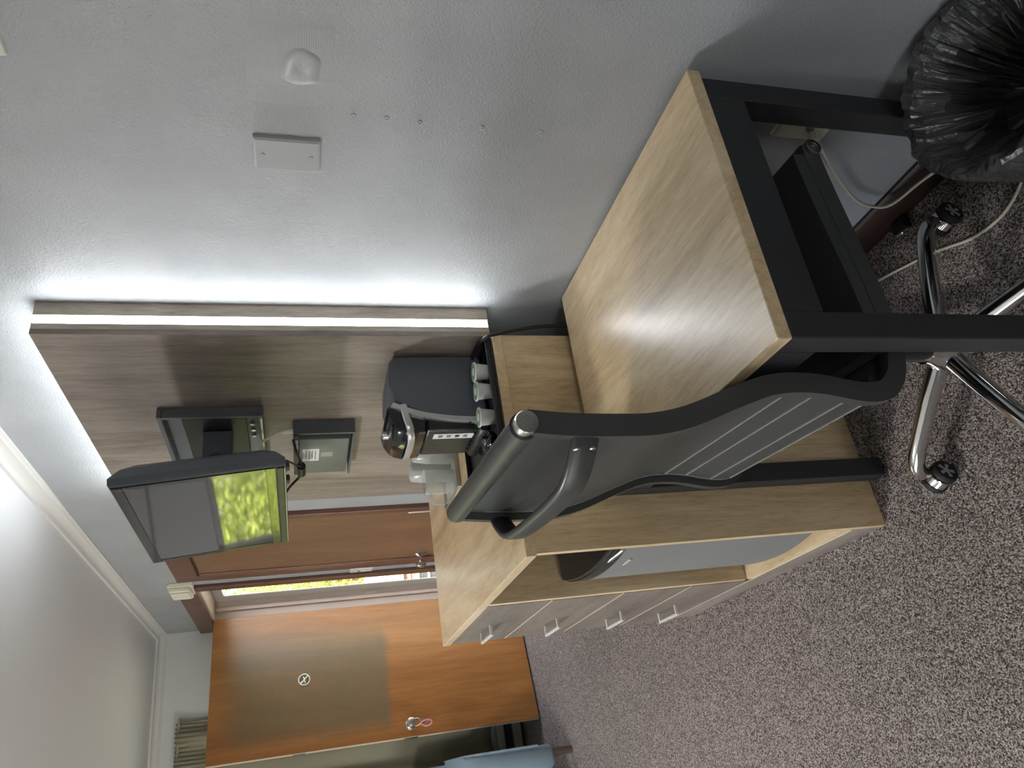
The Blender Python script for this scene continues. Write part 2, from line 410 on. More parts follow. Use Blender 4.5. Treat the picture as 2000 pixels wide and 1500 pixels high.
wk = B(); wk.box(XL, BX0, YB-T, YB, 0, H); wk.box(BX1, W, YB-T, YB, 0, H); wk.box(BX0, BX1, YB-T, YB, 0, BZ0); wk.box(BX0, BX1, YB-T, YB, BZ1, H)
struct('wall_back', wk, 'wall')
# cornice: bead, cove and fillet running round the ceiling
def cove(n=7):
    p = [(0, 0), (.006, 0), (.008, .010), (.011, .013)]
    for k in range(n+1):
        a = PI/2*k/n; p.append((.030-.019*math.cos(a), .013+.030*math.sin(a)))
    p += [(.036, .046), (.036, .057), (0, .057)]
    return p
struct('trim_1', B().prism([(W-x, H-.057+z) for x, z in cove()], 'y', YB, YF), 'trim_paint', 40)
struct('trim_2', B().prism([(YF-x, H-.057+z) for x, z in cove()], 'x', XL, W), 'trim_paint', 40)
bb = B(); bb.prism([(W-.014, 0), (W-.014, .090), (W-.008, .099), (W, .099), (W, 0)], 'y', YB, 2.72)
struct('baseboard_right', bb, 'skirting')
bb = B(); bb.prism([(YF-.014, 0), (YF-.014, .090), (YF-.008, .099), (YF, .099), (YF, 0)], 'x', -.45, W)
struct('baseboard_far', bb, 'skirting')
# old repairs on the right wall: plaster patch laid over mesh, and plugged screw holes
pb = B()
r0 = pb.ring([(W-.0002, y, z) for y, z in ((.775, 1.360), (.930, 1.366), (.934, 1.430), (.930, 1.500), (.850, 1.497), (.778, 1.492))])
r1 = pb.ring([(W-.0013, y, z) for y, z in ((.781, 1.366), (.924, 1.371), (.927, 1.430), (.924, 1.494), (.850, 1.491), (.784, 1.487))])
pb.skin([r0, r1]); patch = build('plaster_patch', pb, 'patch', wall_right)
pb = B(); rings = []
for k, (rr, hh) in enumerate(((1.0, .0015), (.86, .0045), (.6, .0055), (.46, .0062), (.3, .0048), (.05, .0045))):
    rings.append(pb.ring([(W-hh-.0012*noise.noise(Vector((a*2, k*.7, 3))), .858+.036*rr*math.cos(a)*(1+.25*noise.noise(Vector((math.cos(a)*1.5, math.sin(a)*1.5, .3)))), 1.412+.034*rr*math.sin(a)*(1+.3*noise.noise(Vector((math.cos(a)*1.5, math.sin(a)*1.5, 4))))) for a in [2*PI*i/24 for i in range(24)]]))
pb.skin(rings); build('plaster_lump', pb, 'paint', patch, 50)
for y, z in ((.945, 1.324), (.944, 1.266), (.947, 1.206), (.946, 1.090), (.945, .975)):
    pb = B(); pb.lathe([(.0052, W+.0003), (.0046, W-.0016), (.003, W-.0024), (.0028, W-.0012), (.0004, W-.0012)], (0, y, z), 12, 'x')
    build('plugged_hole', pb, 'paint', wall_right)

# added ceiling fill lamp, out of view, brightens tops of furniture
lp = thing('fill_lamp', (-1.0, 2.5, H-.09), 'unseen fill lamp added under the white ceiling to brighten upward faces', 'fill lamp')
b = B(); b.lathe([(.19, H-.0005), (.19, H-.02), (.175, H-.024)], (-1.0, 2.5, 0), 32); build('fill_lamp_base', b, 'white_plastic', lp)
b = B(); b.lathe([(.172, H-.0245), (.170, H-.045), (.145, H-.070), (.09, H-.085), (.001, H-.089)], (-1.0, 2.5, 0), 32, caps=False); build('fill_lamp_bowl', b, 'fill_lamp_bowl', lp, 60)

# window in the far wall (seen only as a reflection in the screen), with its sashes and panes
def window(name, axis, a0, a1, z0, z1, f0, f1, mull):
    P = lambda u0, u1, w0, w1, q0, q1: (u0, u1, w0, w1, q0, q1) if axis == 'y' else (w0, w1, u0, u1, q0, q1)
    b = B(); t = .045
    for q in ((a0, a1, z0, z0+t), (a0, a1, z1-t, z1), (a0, a0+t, z0, z1), (a1-t, a1, z0, z1), (mull-.02, mull+.02, z0, z1)):
        b.box(*P(q[0], q[1], f0, f1, q[2], q[3]), .003)
    o = struct(name, b, 'alu')
    for u0, u1 in ((a0+t, mull-.02), (mull+.02, a1-t)):
        m = (f0+f1)/2; build('pane', B().box(*P(u0, u1, m-.003, m+.003, z0+t, z1-t)), 'pane', o)
    return o
window('window_1', 'y', WX0, WX1, WZ0, WZ1, YF+.05, YF+.10, -1.22)
window('fill_window_left', 'x', LY0, LY1, LZ0, LZ1, XL-.10, XL-.05, 2.3)

window('fill_window_back', 'y', BX0, BX1, BZ0, BZ1, YB-.10, YB-.05, -1.2)

# ---- door_1: closed brown door in the right wall
d1 = thing('door_1', (W, 3.48, 0), 'closed brown varnished timber door with a chrome knob, between the oak panel and the doorway', 'door', kind='structure')
y0, y1, zt = 3.03, 3.945, 2.0
fr = B(); fr.box(W-.022, W+.01, y0, y0+.045, 0, zt, .003); fr.box(W-.022, W+.01, y1-.085, y1, 0, zt, .003); fr.box(W-.022, W+.01, y0+.045, y1-.085, zt-.105, zt, .003)
f1 = build('door_casing', fr, 'door_frame', d1)
st = B(); st.tube([(W-.012, y1-.090, .0), (W-.012, y1-.090, zt-.111), (W-.012, y0+.05, zt-.111), (W-.012, y0+.05, 0)], .006, 8); build('stop_bead', st, 'brown_door', f1)
lf = B(); lf.box(W-.008, W-.002, y0+.045, y1-.085, .01, zt-.105); build('door_leaf', lf, 'brown_door', d1)
for z in (.915, 1.62):
    hb = B(); hb.cyl((W-.014, y0+.062, z-.05), (W-.014, y0+.062, z+.05), .009, seg=10); hb.box(W-.0095, W-.0075, y0+.062, y0+.09, z-.05, z+.05); build('hinge', hb, 'steel', d1)
kb = B(); kb.lathe([(.031, W-.008), (.031, W-.013), (.022, W-.018), (.010, W-.024), (.0095, W-.044), (.020, W-.052), (.026, W-.060), (.026, W-.072), (.018, W-.078), (.001, W-.079)], (0, 3.80, .815), 24, 'x')
build('door_knob', kb, 'chrome', d1)

# ---- door_2: open orange door hinged at the far jamb, with its frame
hx, hy = 1.036, 4.985; ang = math.atan2(4.826-hy, .224-hx); LWD = math.hypot(4.826-hy, .224-hx)
d2 = thing('door_2', (hx, hy, 0), 'open orange varnished door with a dark patch and a no-smoking sign, swung in front of the curtain', 'door', kind='structure', rz=ang)
XD = Matrix.Translation((hx, hy, 0)) @ Matrix.Rotation(ang, 4, 'Z')   # local x runs from the hinge to the free edge
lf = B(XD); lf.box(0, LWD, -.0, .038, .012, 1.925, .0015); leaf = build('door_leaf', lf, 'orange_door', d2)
eg = B(XD); eg.box(LWD, LWD+.0012, .004, .034, .012, 1.925); build('door_edge', eg, 'oak_edge', leaf)
kb = B(XD); kb.lathe([(.030, .038), (.030, .044), (.020, .048), (.011, .054), (.011, .070), (.024, .078), (.028, .088), (.026, .099), (.012, .104), (.001, .1045)], (LWD-.065, 0, .80), 24, 'y')
build('door_knob', kb, 'steel', d2)
kb = B(XD); kb.box(LWD+.001, LWD+.003, .008, .030, .76, .84); build('latch_plate', kb, 'chrome', d2)
kb = B(XD); kb.box(LWD+.001, LWD+.003, .008, .030, 1.40, 1.47); build('latch_plate', kb, 'chrome', d2)
# keys hanging from the knob: ring, key, pink clip
ky = thing('key_ring', tuple(XD @ Vector((LWD-.065, .085, .68))), 'keys with a pink clip hanging from the orange door knob', 'keys', rz=ang)
kr = B(XD); kr.tube([(LWD-.065+.022*math.cos(a), .082, .768+.022*math.sin(a)) for a in [2*PI*i/18 for i in range(18)]], .0022, 8, loop=True); build('ring', kr, 'steel', ky)
kr = B(XD); kr.box(LWD-.079, LWD-.053, .078, .083, .722, .750, .002); kr.box(LWD-.071, LWD-.061, .079, .082, .690, .724, .001); build('key', kr, 'steel', ky)
kr = B(XD); kr.tube(spline([(LWD-.048, .086, .744), (LWD-.034, .088, .72), (LWD-.038, .088, .692), (LWD-.056, .088, .682), (LWD-.068, .088, .70), (LWD-.062, .087, .735)], 5, True), .0045, 8, loop=True); build('clip', kr, 'pink', ky)
# sign: ring, slash, cigarette
sg = thing('no_smoking_sign', tuple(XD @ Vector((.425, .04, 1.395))), 'small round no-smoking sticker on the dark patch of the orange door', 'sign', rz=ang)
XS = XD @ Matrix.Translation((.425, .0388, 1.400))
q = B(XS); q.lathe([(.032, 0), (.032, .0010), (.001, .0010)], (0, 0, 0), 32, 'y'); build('disc', q, plain('sign_brown', srgb(74, 62, 46), .5), sg)
q = B(XS); q.tube([(.032*math.cos(a), .0014, .032*math.sin(a)) for a in [2*PI*i/36 for i in range(36)]], .0032, 6, loop=True); build('ring', q, 'cream_plastic', sg)
def bar(a, b, w, h=.0024): 
    p, r = Vector((a[0], 0, a[1])), Vector((b[0], 0, b[1])); t = (r-p).normalized(); n = Vector((-t.z, 0, t.x))*w
    q = B(XS); ra = q.ring([v+Vector((0, .001, 0)) for v in (p-n, p+n, r+n, r-n)]); rb = q.ring([v+Vector((0, h, 0)) for v in (p-n, p+n, r+n, r-n)]); q.skin([ra, rb]); return q
build('slash', bar((.022, .022), (-.022, -.022), .0026), 'cream_plastic', sg)
build('cigarette', bar((-.018, .004), (.020, -.006), .0030, .002), 'white_plastic', sg)
q = B(XS); q.tube(spline([(.012, .0016, .004), (.017, .0016, .010), (.010, .0016, .014), (.014, .0016, .021)], 4), .0013, 6); build('smoke_curl', q, 'white_plastic', sg)
# frame round the doorway
dt = thing('trim_3', (W, 4.7, 0), 'dark brown casing and pale jambs round the open doorway', 'door frame', kind='structure')
fr = B(); fr.box(W-.020, W, D0-.072, D0, 0, DH, .003); fr.box(W-.020, W, D0-.072, YF-.002, DH, 2.032, .003)
build('door_casing', fr, 'door_frame', dt)
fr = B(); fr.box(W-.018, W, D1+.012, D1+.07, 0, DH, .003); build('door_casing', fr, 'door_frame', dt)
fr = B(); fr.box(W, W+T, D1-.012, D1, 0, DH); fr.box(W, W+T, D0, D1-.012, DH-.012, DH); fr.box(W+.055, W+.075, D1-.030, D1-.012, 0, DH-.012); build('door_jamb', fr, 'jamb', dt)
fr = B(); fr.box(W, W+T, D0, D0+.012, 0, DH-.012); build('door_jamb', fr, 'door_frame', dt)
q = B(); q.box(W+.085, W+.110, D1-.0145, D1-.0122, .93, 1.0); build('strike_plate', q, 'steel', dt)
q = B(); q.box(W+.092, W+.1, D1-.0145, D1-.0122, .86, .90); build('strike_plate', q, 'steel', dt)
# outer storm door: pale metal frame with a glass pane
sd = thing('door_3', (W+.13, 4.62, 0), 'pale framed glass storm door standing in the outer face of the doorway', 'door', kind='structure')
q = B(); sx0, sx1 = W+.116, W+.123
q.box(sx0, sx1, D1-.150, D1-.012, .02, DH-.012, .003); q.box(sx0, sx1, D0+.012, D0+.050, .02, DH-.012, .003); q.box(sx0, sx1, D0+.05, D1-.150, DH-.07, DH-.012, .003); q.box(sx0, sx1, D0+.05, D1-.150, .02, .12, .003)
build('door_frame', q, 'alu', sd)
build('pane', B().box(W+.118, W+.121, D0+.05, D1-.150, .12, DH-.07), 'pane', sd)
q = B(); q.tube([(W+.09, D0+.03, DH-.05), (W+.085, D0+.20, DH-.075), (W+.105, D0+.42, DH-.06)], .008, 8); build('closer_arm', q, 'black_metal', sd)

# ------------------------------------------------------------------ desk
A = Vector((1.0270, .7583, 0)); th = -.0262; DW, DL, DZ = .545, .7256, .7639
XDK = Matrix.Translation(A) @ Matrix.Rotation(th, 4, 'Z')      # local: x to the left is negative, y away from the camera
desk = thing('desk', tuple(XDK @ Vector((-DW/2, DL/2, 0))), 'small desk with oak laminate top and black metal legs against the grey wall', 'desk', rz=th)
build('desk_top', B(XDK).box(-DW, 0, 0, DL, DZ-.025, DZ, .0015), 'oak_y', desk)
LG = .046
for lx in (-DW+.004, -.012-LG):
    for ly in (.004, DL-.006-LG):
        lg = build('leg', B(XDK).box(lx, lx+LG, ly, ly+LG, .012, DZ-.0255, .002), 'black_metal', desk)
        build('foot', B(XDK).cyl((lx+LG/2, ly+LG/2, 0), (lx+LG/2, ly+LG/2, .012), .015, seg=14), 'rubber', lg)
for ly in (.004, DL-.006-LG): build('apron', B(XDK).box(-DW+.004+LG, -.012-LG, ly, ly+LG-.004, DZ-.100, DZ-.0255, .0015), 'black_metal', desk)
for lx in (-DW+.004, -.012-LG+.004): build('apron', B(XDK).box(lx, lx+LG-.004, .004+LG, DL-.006-LG, DZ-.100, DZ-.0255, .0015), 'black_metal', desk)

# ------------------------------------------------------------------ storage cabinet with drawers and fridge bay
cx0, cx1, cy0, cy1, cz = .394, .955, 1.522, 2.622, .955
cab = thing('storage_cabinet', ((cx0+cx1)/2, (cy0+cy1)/2, 0), 'oak laminate cabinet with an open fridge bay and four drawers, behind the desk', 'cabinet')
yd0 = 2.045
build('cabinet_top', B().box(cx0-.004, cx1, cy0-.004, cy1+.004, cz-.024, cz, .001), 'oak_y', cab)
build('side_panel', B().box(cx0+.002, cx1, cy0, cy0+.018, 0, cz-.0245, .0008), 'oak_z', cab)
build('side_panel', B().box(cx0+.02, cx1, cy1-.018, cy1, 0, cz-.0245, .0008), 'oak_z', cab)
build('divider', B().box(cx0+.002, cx1-.01, yd0-.020, yd0-.002, .110, cz-.0245, .0008), 'oak_z', cab)
build('bay_floor', B().box(cx0+.002, cx1-.01, cy0+.018, yd0-.020, .092, .110, .0008), 'oak_y', cab)
build('back_panel', B().box(cx1-.01, cx1-.004, cy0+.018, cy1-.018, .10, cz-.0245), 'dark_inside', cab)
build('plinth', B().box(cx0+.002, cx0+.018, cy0+.018, cy1, 0, .0915, .0008), 'grey_oak_y', cab)
eg = B(); eg.box(cx0-.0006, cx0+.002, cy0+.018, cy1-.001, .0905, .0932); build('edge_strip', eg, 'oak_edge', cab)
zs = [.094, .293, .515, .736, .929]
for k in range(4):
    dr = build('drawer', B().box(cx0, cx0+.018, yd0-.002, cy1-.001, zs[k]+.002, zs[k+1]-.002, .0008), 'drawer_oak', cab)
    build('edge_strip', B().box(cx0-.0008, cx0+.0175, yd0-.002, cy1-.001, zs[k+1]-.0019, zs[k+1]+.0012), 'oak_edge', dr)  # pale strip paints the lit top edge of each drawer
    hz = zs[k]+.118; hc = (yd0+cy1)/2+.06
    hd = B(); hd.box(cx0-.034, cx0-.026, hc-.075, hc+.075, hz-.004, hz+.004, .001)
    for s in (-1, 1): hd.box(cx0-.027, cx0, hc+s*.066-.004, hc+s*.066+.004, hz-.004, hz+.004, .0005)
    build('handle', hd, 'whitened_metal', dr)
build('drawer_box', B().box(cx0+.018, cx1-.02, yd0+.01, cy1-.03, .12, .92), 'dark_inside', cab)

# mini fridge standing in the bay, bowed front
fx = .405
fr_t = thing('mini_fridge', (.66, 1.785, .110), 'silver grey mini fridge with a bowed door and black top, inside the cabinet bay', 'fridge')
def bow(y0, y1, x_edge, bulge, xb, n=10):
    p = []
    for k in range(n+1):
        t = k/n; p.append((x_edge-bulge*(1-(2*t-1)**2), y0+(y1-y0)*t))
    return p + [(xb, y1), (xb, y0)]
FY0, FY1 = 1.556, 1.990
build('body', B().box(fx+.07, .90, FY0+.008, FY1-.008, .125, .668, .006), 'black_plastic', fr_t)
dd = build('door', B().prism(bow(FY0, FY1, fx+.028, .028, fx+.068), 'z', .140, .670, .002), 'grey_fridge', fr_t, 25)
build('door_cap', B().prism(bow(FY0-.002, FY1+.002, fx+.026, .028, fx+.07), 'z', .6705, .702, .004), 'fridge_black', dd, 25)
build('handle_recess', B().box(fx+.001, fx+.02, 1.60, 1.74, .682, .694, .002), 'chrome', dd)
build('badge', B().box(fx-.0005, fx+.014, 1.690, 1.742, .628, .637, .001), 'silver', dd)
build('worktop', B().prism(bow(FY0+.002, FY1-.002, fx+.03, .028, .90), 'z', .7025, .716, .004), 'fridge_black', fr_t, 25)
build('top_strip', B().prism(bow(FY0+.002, FY1-.002, fx+.0285, .028, fx+.034), 'z', .7028, .706), 'chrome', fr_t, 25)
for yy in (FY0+.04, FY1-.04):
    for xx in (fx+.10, .86): build('foot', B().cyl((xx, yy, .1102), (xx, yy, .1255), .016, seg=12), 'rubber', fr_t)

# ------------------------------------------------------------------ feature panel with LED strips
px, py0, py1, pz0, pz1 = .963, 1.540, 2.676, .952, 1.976
pan = thing('feature_panel', ((px+W)/2, (py0+py1)/2, pz0), 'tall grey oak wall panel with a white LED strip lighting its edges, behind the television', 'wall panel')
build('face_board', B().box(px, px+.014, py0-.0, py1, pz0, pz1, .001), 'grey_oak_z', pan)
def edge_box(b, x0, x1):
    b.box(x0, x1, py0+.0008, py0+.03, pz0+.001, pz1-.0008); b.box(x0, x1, py1-.03, py1-.0008, pz0+.001, pz1-.0008)
    b.box(x0, x1, py0+.03, py1-.03, pz1-.03, pz1-.0008); b.box(x0, x1, py0+.03, py1-.03, pz0+.001, pz0+.03)
b = B(); edge_box(b, px+.014, .991); build('frame_rail', b, 'lit_oak_z', pan)
b = B(); edge_box(b, 1.013, W-.0005); build('frame_rail', b, 'lit_oak_z', pan)
b = B(); b.box(.991, 1.013, py0+.010, py0+.03, pz0+.001, pz1-.02); b.box(.991, 1.013, py0+.01, py1-.01, pz1-.03, pz1-.012); b.box(.991, 1.013, py1-.03, py1-.01, pz0, pz1-.03); build('light_channel', b, 'white_plastic', pan)
b = B(); b.box(.9915, 1.0125, py0+.003, py0+.010, pz0+.002, pz1-.012); build('led_strip', b, 'led', pan)
b = B(); b.box(.9915, 1.0125, py0+.004, py1-.004, pz1-.012, pz1-.004); build('led_strip', b, 'led', pan)

# ------------------------------------------------------------------ television on its bracket
tvc = Vector((.643, 1.868, 1.628)); tilt = math.radians(5.6)
XT = Matrix.Translation(tvc) @ Matrix.Rotation(math.radians(.6), 4, 'Z') @ Matrix.Rotation(-tilt, 4, 'Y')  # local: -x is the viewing side, y along, z up
tv = thing('television', tuple(tvc - Vector((0, 0, .18))), 'small black flat television tilted out from the oak panel, greenery reflected in its screen', 'television')
hw, hh = .275, .1775
b = B(XT)
rings = []
for x, iy, iz in ((-.006, .003, .003), (0, 0, 0), (.014, 0, 0), (.022, .006, .006), (.040, .02, .02), (.060, .05, .045), (.066, .08, .07)):
    rings.append(b.ring([(x, -hw+iy, -hh+iz), (x, hw-iy, -hh+iz), (x, hw-iy, hh-iz), (x, -hw+iy, hh-iz)]))
b.skin(rings); shell = build('shell', b, 'hazed_plastic', tv, 30)
b = B(XT); s0 = -.0085
b.box(s0, -.006, -hw+.004, hw-.004, hh-.026, hh-.004, .001); b.box(s0, -.006, -hw+.004, -hw+.022, -hh+.044, hh-.026, .001); b.box(s0, -.006, hw-.022, hw-.004, -hh+.044, hh-.026, .001); b.box(s0, -.006, -hw+.004, hw-.004, -hh+.022, -hh+.044, .001)
build('bezel', b, 'gloss_black', tv)
build('screen', B(XT).box(-.0074, -.006, -hw+.022, hw-.022, -hh+.044, hh-.026), 'screen', tv)
b = B(XT); b.box(-.0095, -.006, -hw+.004, hw-.004, -hh+.004, -hh+.021, .002); build('speaker_bar', b, 'black_plastic', tv)
b = B(XT); b.box(-.0098, -.0085, -hw+.01, hw-.01, -hh+.0025, -hh+.004); build('lower_trim', b, 'silver', tv)
text('maker_mark', 'ONSITE', .0095, 'grey_ink', XT @ Matrix.Translation((-.0088, -hw+.016, hh-.030)) @ Matrix(((0, 0, -1, 0), (0, -1, 0, 0), (-1, 0, 0, 0), (0, 0, 0, 1))), tv)
for yy in (-.20, -.12):
    b = B(XT); b.box(.02, .036, yy, yy+.025, -hh-.010, -hh+.02, .002); build('port_plug', b, 'black_plastic', tv)

mt = thing('television_bracket', (px-.02, 2.06, 1.50), 'black steel wall bracket plate with folding arm behind the television', 'bracket')
b = B(); y0, y1, z0, z1 = 1.905, 2.32, 1.515, 1.780
b.box(px-.006, px-.0005, y0, y1, z0, z1, .001)
for q in ((y0, y1, z0, z0+.012), (y0, y1, z1-.012, z1), (y0, y0+.012, z0+.012, z1-.012), (y1-.012, y1, z0+.012, z1-.012)): b.box(px-.030, px-.006, *q, .001)
build('wall_plate', b, 'hazed_plastic', mt)
build('inner_plate', B().box(px-.012, px-.0061, y0+.05, y1-.05, z0+.045, z1-.055, .001), 'black_plastic', mt)
for yy, zz in ((y0+.022, z1-.025), (y0+.022, z1-.06), (y0+.04, z0+.03), (y0+.09, z0+.03), (y0+.13, z0+.03), (y0+.17, z0+.03)):
    build('bolt', B().cyl((px-.0055, yy, zz), (px-.013, yy, zz), .0065, seg=10), 'chrome', mt)
b = B(); b.box(px-.10, px-.012, 2.03, 2.075, 1.60, 1.68, .003); b.tube([(px-.08, 2.05, 1.64), (px-.16, 1.98, 1.64), (.735, 1.90, 1.63)], .016, 8, sx=1, sy=1.6); build('arm', b, 'hazed_plastic', mt)
b = B(); b.box(.712, .728, 1.80, 1.94, 1.57, 1.69, .002); build('mounting_plate', b, 'black_metal', mt)
b = B(); b.box(px-.034, px-.030, y0+.010, y0+.20, z0+.002, z0+.006); build('lip', b, 'silver', mt)

# box of the television receiver under the bracket
rc = thing('receiver_box', (px-.03, 2.15, 1.262), 'green grey receiver box with a white label in a black holder on the panel', 'receiver')
b = B(); b.box(px-.008, px-.0005, 1.998, 2.32, 1.262, 1.436, .001); b.box(px-.045, px-.008, 1.998, 2.006, 1.262, 1.436, .001); b.box(px-.045, px-.008, 2.006, 2.32, 1.262, 1.268, .001)
hold = build('holder', b, 'hazed_plastic', rc)
for k in range(3): build('slot', B().box(px-.0455, px-.044, 2.001, 2.004, 1.335+k*.03, 1.357+k*.03), 'grey_ink', hold)
bx = build('casing', B().box(px-.046, px-.009, 2.040, 2.300, 1.276, 1.420, .004, 2), 'box_green', rc)
build('label', B().box(px-.0468, px-.0458, 2.105, 2.195, 1.362, 1.410), 'paper', bx)
for k in range(4): build('print_line', B().box(px-.0472, px-.0467, 2.115, 2.185-.012*(k % 2), 1.371+k*.009, 1.374+k*.009), 'grey_ink', bx)
build('label', B().box(px-.0468, px-.0458, 2.13, 2.165, 1.322, 1.356), 'heater', bx)
b = B(); b.box(px-.05, px-.0305, 2.0, 2.30, 1.421, 1.4355, .002); build('plug_row', b, 'black_plastic', rc)
for k in range(5): build('pin', B().box(px-.0525, px-.0498, 2.03+k*.014, 2.036+k*.014, 1.4225, 1.433), 'paper', rc)
cb = B(); cb.tube(spline([(.915, 1.974, 1.4575), (.915, 1.978, 1.470), (.914, 1.990, 1.486), (.912, 2.028, 1.518), (.908, 2.062, 1.538), (.895, 2.10, 1.548), (.86, 2.11, 1.56)], 6), .0042, 8)
wc = build('video_lead', cb, 'white_cord'); tag(wc, 'white lead curving from the receiver box up behind the television', 'cable')
pg = B(); pg.cyl((.915, 1.969, 1.4365), (.915, 1.975, 1.462), .0075, seg=12); build('plug', pg, 'white_plastic', wc)
cb = B(); cb.tube(spline([(.912, 2.02, 1.4365), (.88, 2.045, 1.427), (.878, 2.10, 1.417), (.874, 2.18, 1.412), (.868, 2.215, 1.424), (.84, 2.20, 1.445), (.76, 2.06, 1.462)], 6), .0038, 8)
bc = build('power_lead', cb, 'black_cord'); tag(bc, 'black lead looping below the television with a ferrite lump', 'cable')
pg = B(); pg.cyl((.876, 2.135, 1.4145), (.8735, 2.19, 1.4135), .013, seg=12); build('ferrite', pg, 'black_plastic', bc)
cb = B(); cb.tube(spline([(.870, 2.128, 1.4145), (.860, 2.09, 1.428), (.850, 2.04, 1.445), (.835, 1.99, 1.458), (.80, 1.93, 1.467)], 6), .0030, 8)
tag(build('aerial_lead', cb, 'black_cord'), 'thin black lead from the ferrite lump to a plug under the television', 'cable')

# ------------------------------------------------------------------ on the cabinet: tray, coffee machine, pods
CZ = cz
tr = thing('black_tray', (.83, 1.70, CZ), 'black rectangular tray under the coffee machine on the oak cabinet', 'tray')
tx0, tx1, ty0, ty1 = .665, .952, 1.527, 1.885
build('tray_base', B().box(tx0, tx1, ty0, ty1, CZ+.0003, CZ+.005, .001), 'black_plastic', tr)
b = B()
for q in ((tx0, tx1, ty0, ty0+.006), (tx0, tx1, ty1-.006, ty1), (tx0, tx0+.006, ty0+.006, ty1-.006), (tx1-.006, tx1, ty0+.006, ty1-.006)): b.box(*q, CZ+.005, CZ+.019, .002)
build('rim', b, 'black_plastic', tr)
# coffee machine: side-on to the camera, its front faces left
TZ = CZ+.0052
CMX = Matrix(((.869, 0, 0, .955-.945*.869), (0, 1, 0, 0), (0, 0, 1.06, -.06*TZ), (0, 0, 0, 1)))     # final proportions of the machine
cm = thing('coffee_machine', (.80, 1.72, TZ), 'black and silver single-serve coffee machine on the black tray', 'coffee machine')
mx0, mx1, my0, my1, mzt = .70, .945, 1.625, 1.80, TZ+.238
side = [(mx1, TZ+.004), (mx1, TZ+.215), (mx1-.02, TZ+.228), (mx1-.10, TZ+.232), (.800, TZ+.222), (.765, TZ+.17), (.748, TZ+.10), (.742, TZ+.04), (.742, TZ+.004)]
build('body', B(CMX).prism(side, 'y', my0, my1, .004), 'hazed_plastic', cm, 40)
# silver band following the front edge of the body
def ribbon(off0, off1, y0, y1, pts):
    b = B(CMX); rings = []
    for i, p in enumerate(pts):
        t = (Vector(pts[min(i+1, len(pts)-1)])-Vector(pts[max(i-1, 0)])).normalized(); n = Vector((-t.y, t.x))
        a, c = Vector(p)+n*off0, Vector(p)+n*off1
        rings.append(b.ring([(a.x, y0, a.y), (c.x, y0, c.y), (c.x, y1, c.y), (a.x, y1, a.y)]))
    return b.skin(rings)
bp = [(.742, TZ+.004), (.742, TZ+.04), (.748, TZ+.10), (.765, TZ+.17), (.792, TZ+.225)]
bp = [tuple(v) for v in spline([(p[0], p[1], 0) for p in bp], 5)]; bp = [(p[0], p[1]) for p in bp]
build('silver_band', ribbon(.0, .014, my0-.004, my1+.004, bp), 'silver', cm, 40)
head = [(.79, TZ+.150), (.79, TZ+.234), (.772, TZ+.242), (.735, TZ+.236), (.708, TZ+.220), (.698, TZ+.195), (.702, TZ+.150)]
build('brew_head', B(CMX).prism(head, 'y', my0+.006, my1-.006, .006), 'gloss_black', cm, 40)
b = B(CMX); b.tube(spline([(.785, my0-.001, TZ+.203), (.750, my0-.002, TZ+.198), (.712, my0+.004, TZ+.190), (.692, my0+.03, TZ+.186), (.688, 1.71, TZ+.185), (.692, my1-.03, TZ+.186), (.712, my1-.004, TZ+.190), (.750, my1+.002, TZ+.198), (.785, my1+.001, TZ+.203)], 5), .0075, 8, sx=.7, sy=1.2)
build('handle_bar', b, 'silver', cm)
b = B(CMX); b.lathe([(.012, TZ+.2315), (.012, TZ+.2435), (.009, TZ+.2455), (.001, TZ+.2455)], (.738, 1.712, 0), 20); build('button', b, 'silver', cm)
build('inner_column', B(CMX).box(.7085, .745, my0+.012, my1-.012, TZ+.0345, TZ+.149, .004), 'black_plastic', cm)
base = [(.745, TZ+.003), (.745, TZ+.032), (.712, TZ+.030), (.700, TZ+.022), (.700, TZ+.003)]
dt_ = build('drip_tray', B(CMX).prism(base, 'y', my0+.006, my1-.006, .003), 'black_plastic', cm)
for k in range(6): build('slat', B(CMX).box(.7105, .74, my0+.02+k*.024, my0+.030+k*.024, TZ+.0315, TZ+.034), 'steel', dt_)
b = B(CMX); b.prism([(.7065, TZ+.036), (.7065, TZ+.132), (.7082, TZ+.132), (.7082, TZ+.036)], 'y', my0+.030, my0+.058); stk = build('sticker', b, 'paper', cm)
for k in range(4): build('icon', B(CMX).box(.7058, .7064, my0+.036, my0+.050, TZ+.05+k*.020, TZ+.06+k*.020), 'dark_ink' if k == 1 else 'grey_ink', stk)
b = B(CMX); b.box(.742-.0160, .742-.0145, my0+.0, my0+.012, TZ+.045, TZ+.052); build('port', b, 'dark_ink', cm)
# coffee pods in a row along the tray
def pod(x, y, lab):
    b = B(); z = TZ
    b.lathe([(.0165, z+.0002), (.0175, z+.002), (.0215, z+.039), (.0245, z+.0395), (.0250, z+.0415), (.0245, z+.0435), (.0220, z+.0440), (.0218, z+.0425)], (x, y, 0), 24)
    o = build('coffee_pod', b, 'pod'); tag(o, lab, 'coffee pod', 'white coffee pods on the black tray')
    b = B(); b.lathe([(.0214, z+.0425), (.0214, z+.0436), (.001, z+.0436)], (x, y, 0), 24); build('foil_lid', b, 'green_foil', o)
    b = B(); b.lathe([(.010, z+.0436), (.010, z+.0441), (.001, z+.0441)], (x, y, 0), 18); build('printed_mark', b, 'paper', o)
pod(.872, 1.563, 'white coffee pod with green lid, nearest to the wall on the black tray')
pod(.820, 1.567, 'white coffee pod with green lid, middle of the three on the black tray')
pod(.752, 1.573, 'white coffee pod with green lid, nearest to the chair back on the black tray')
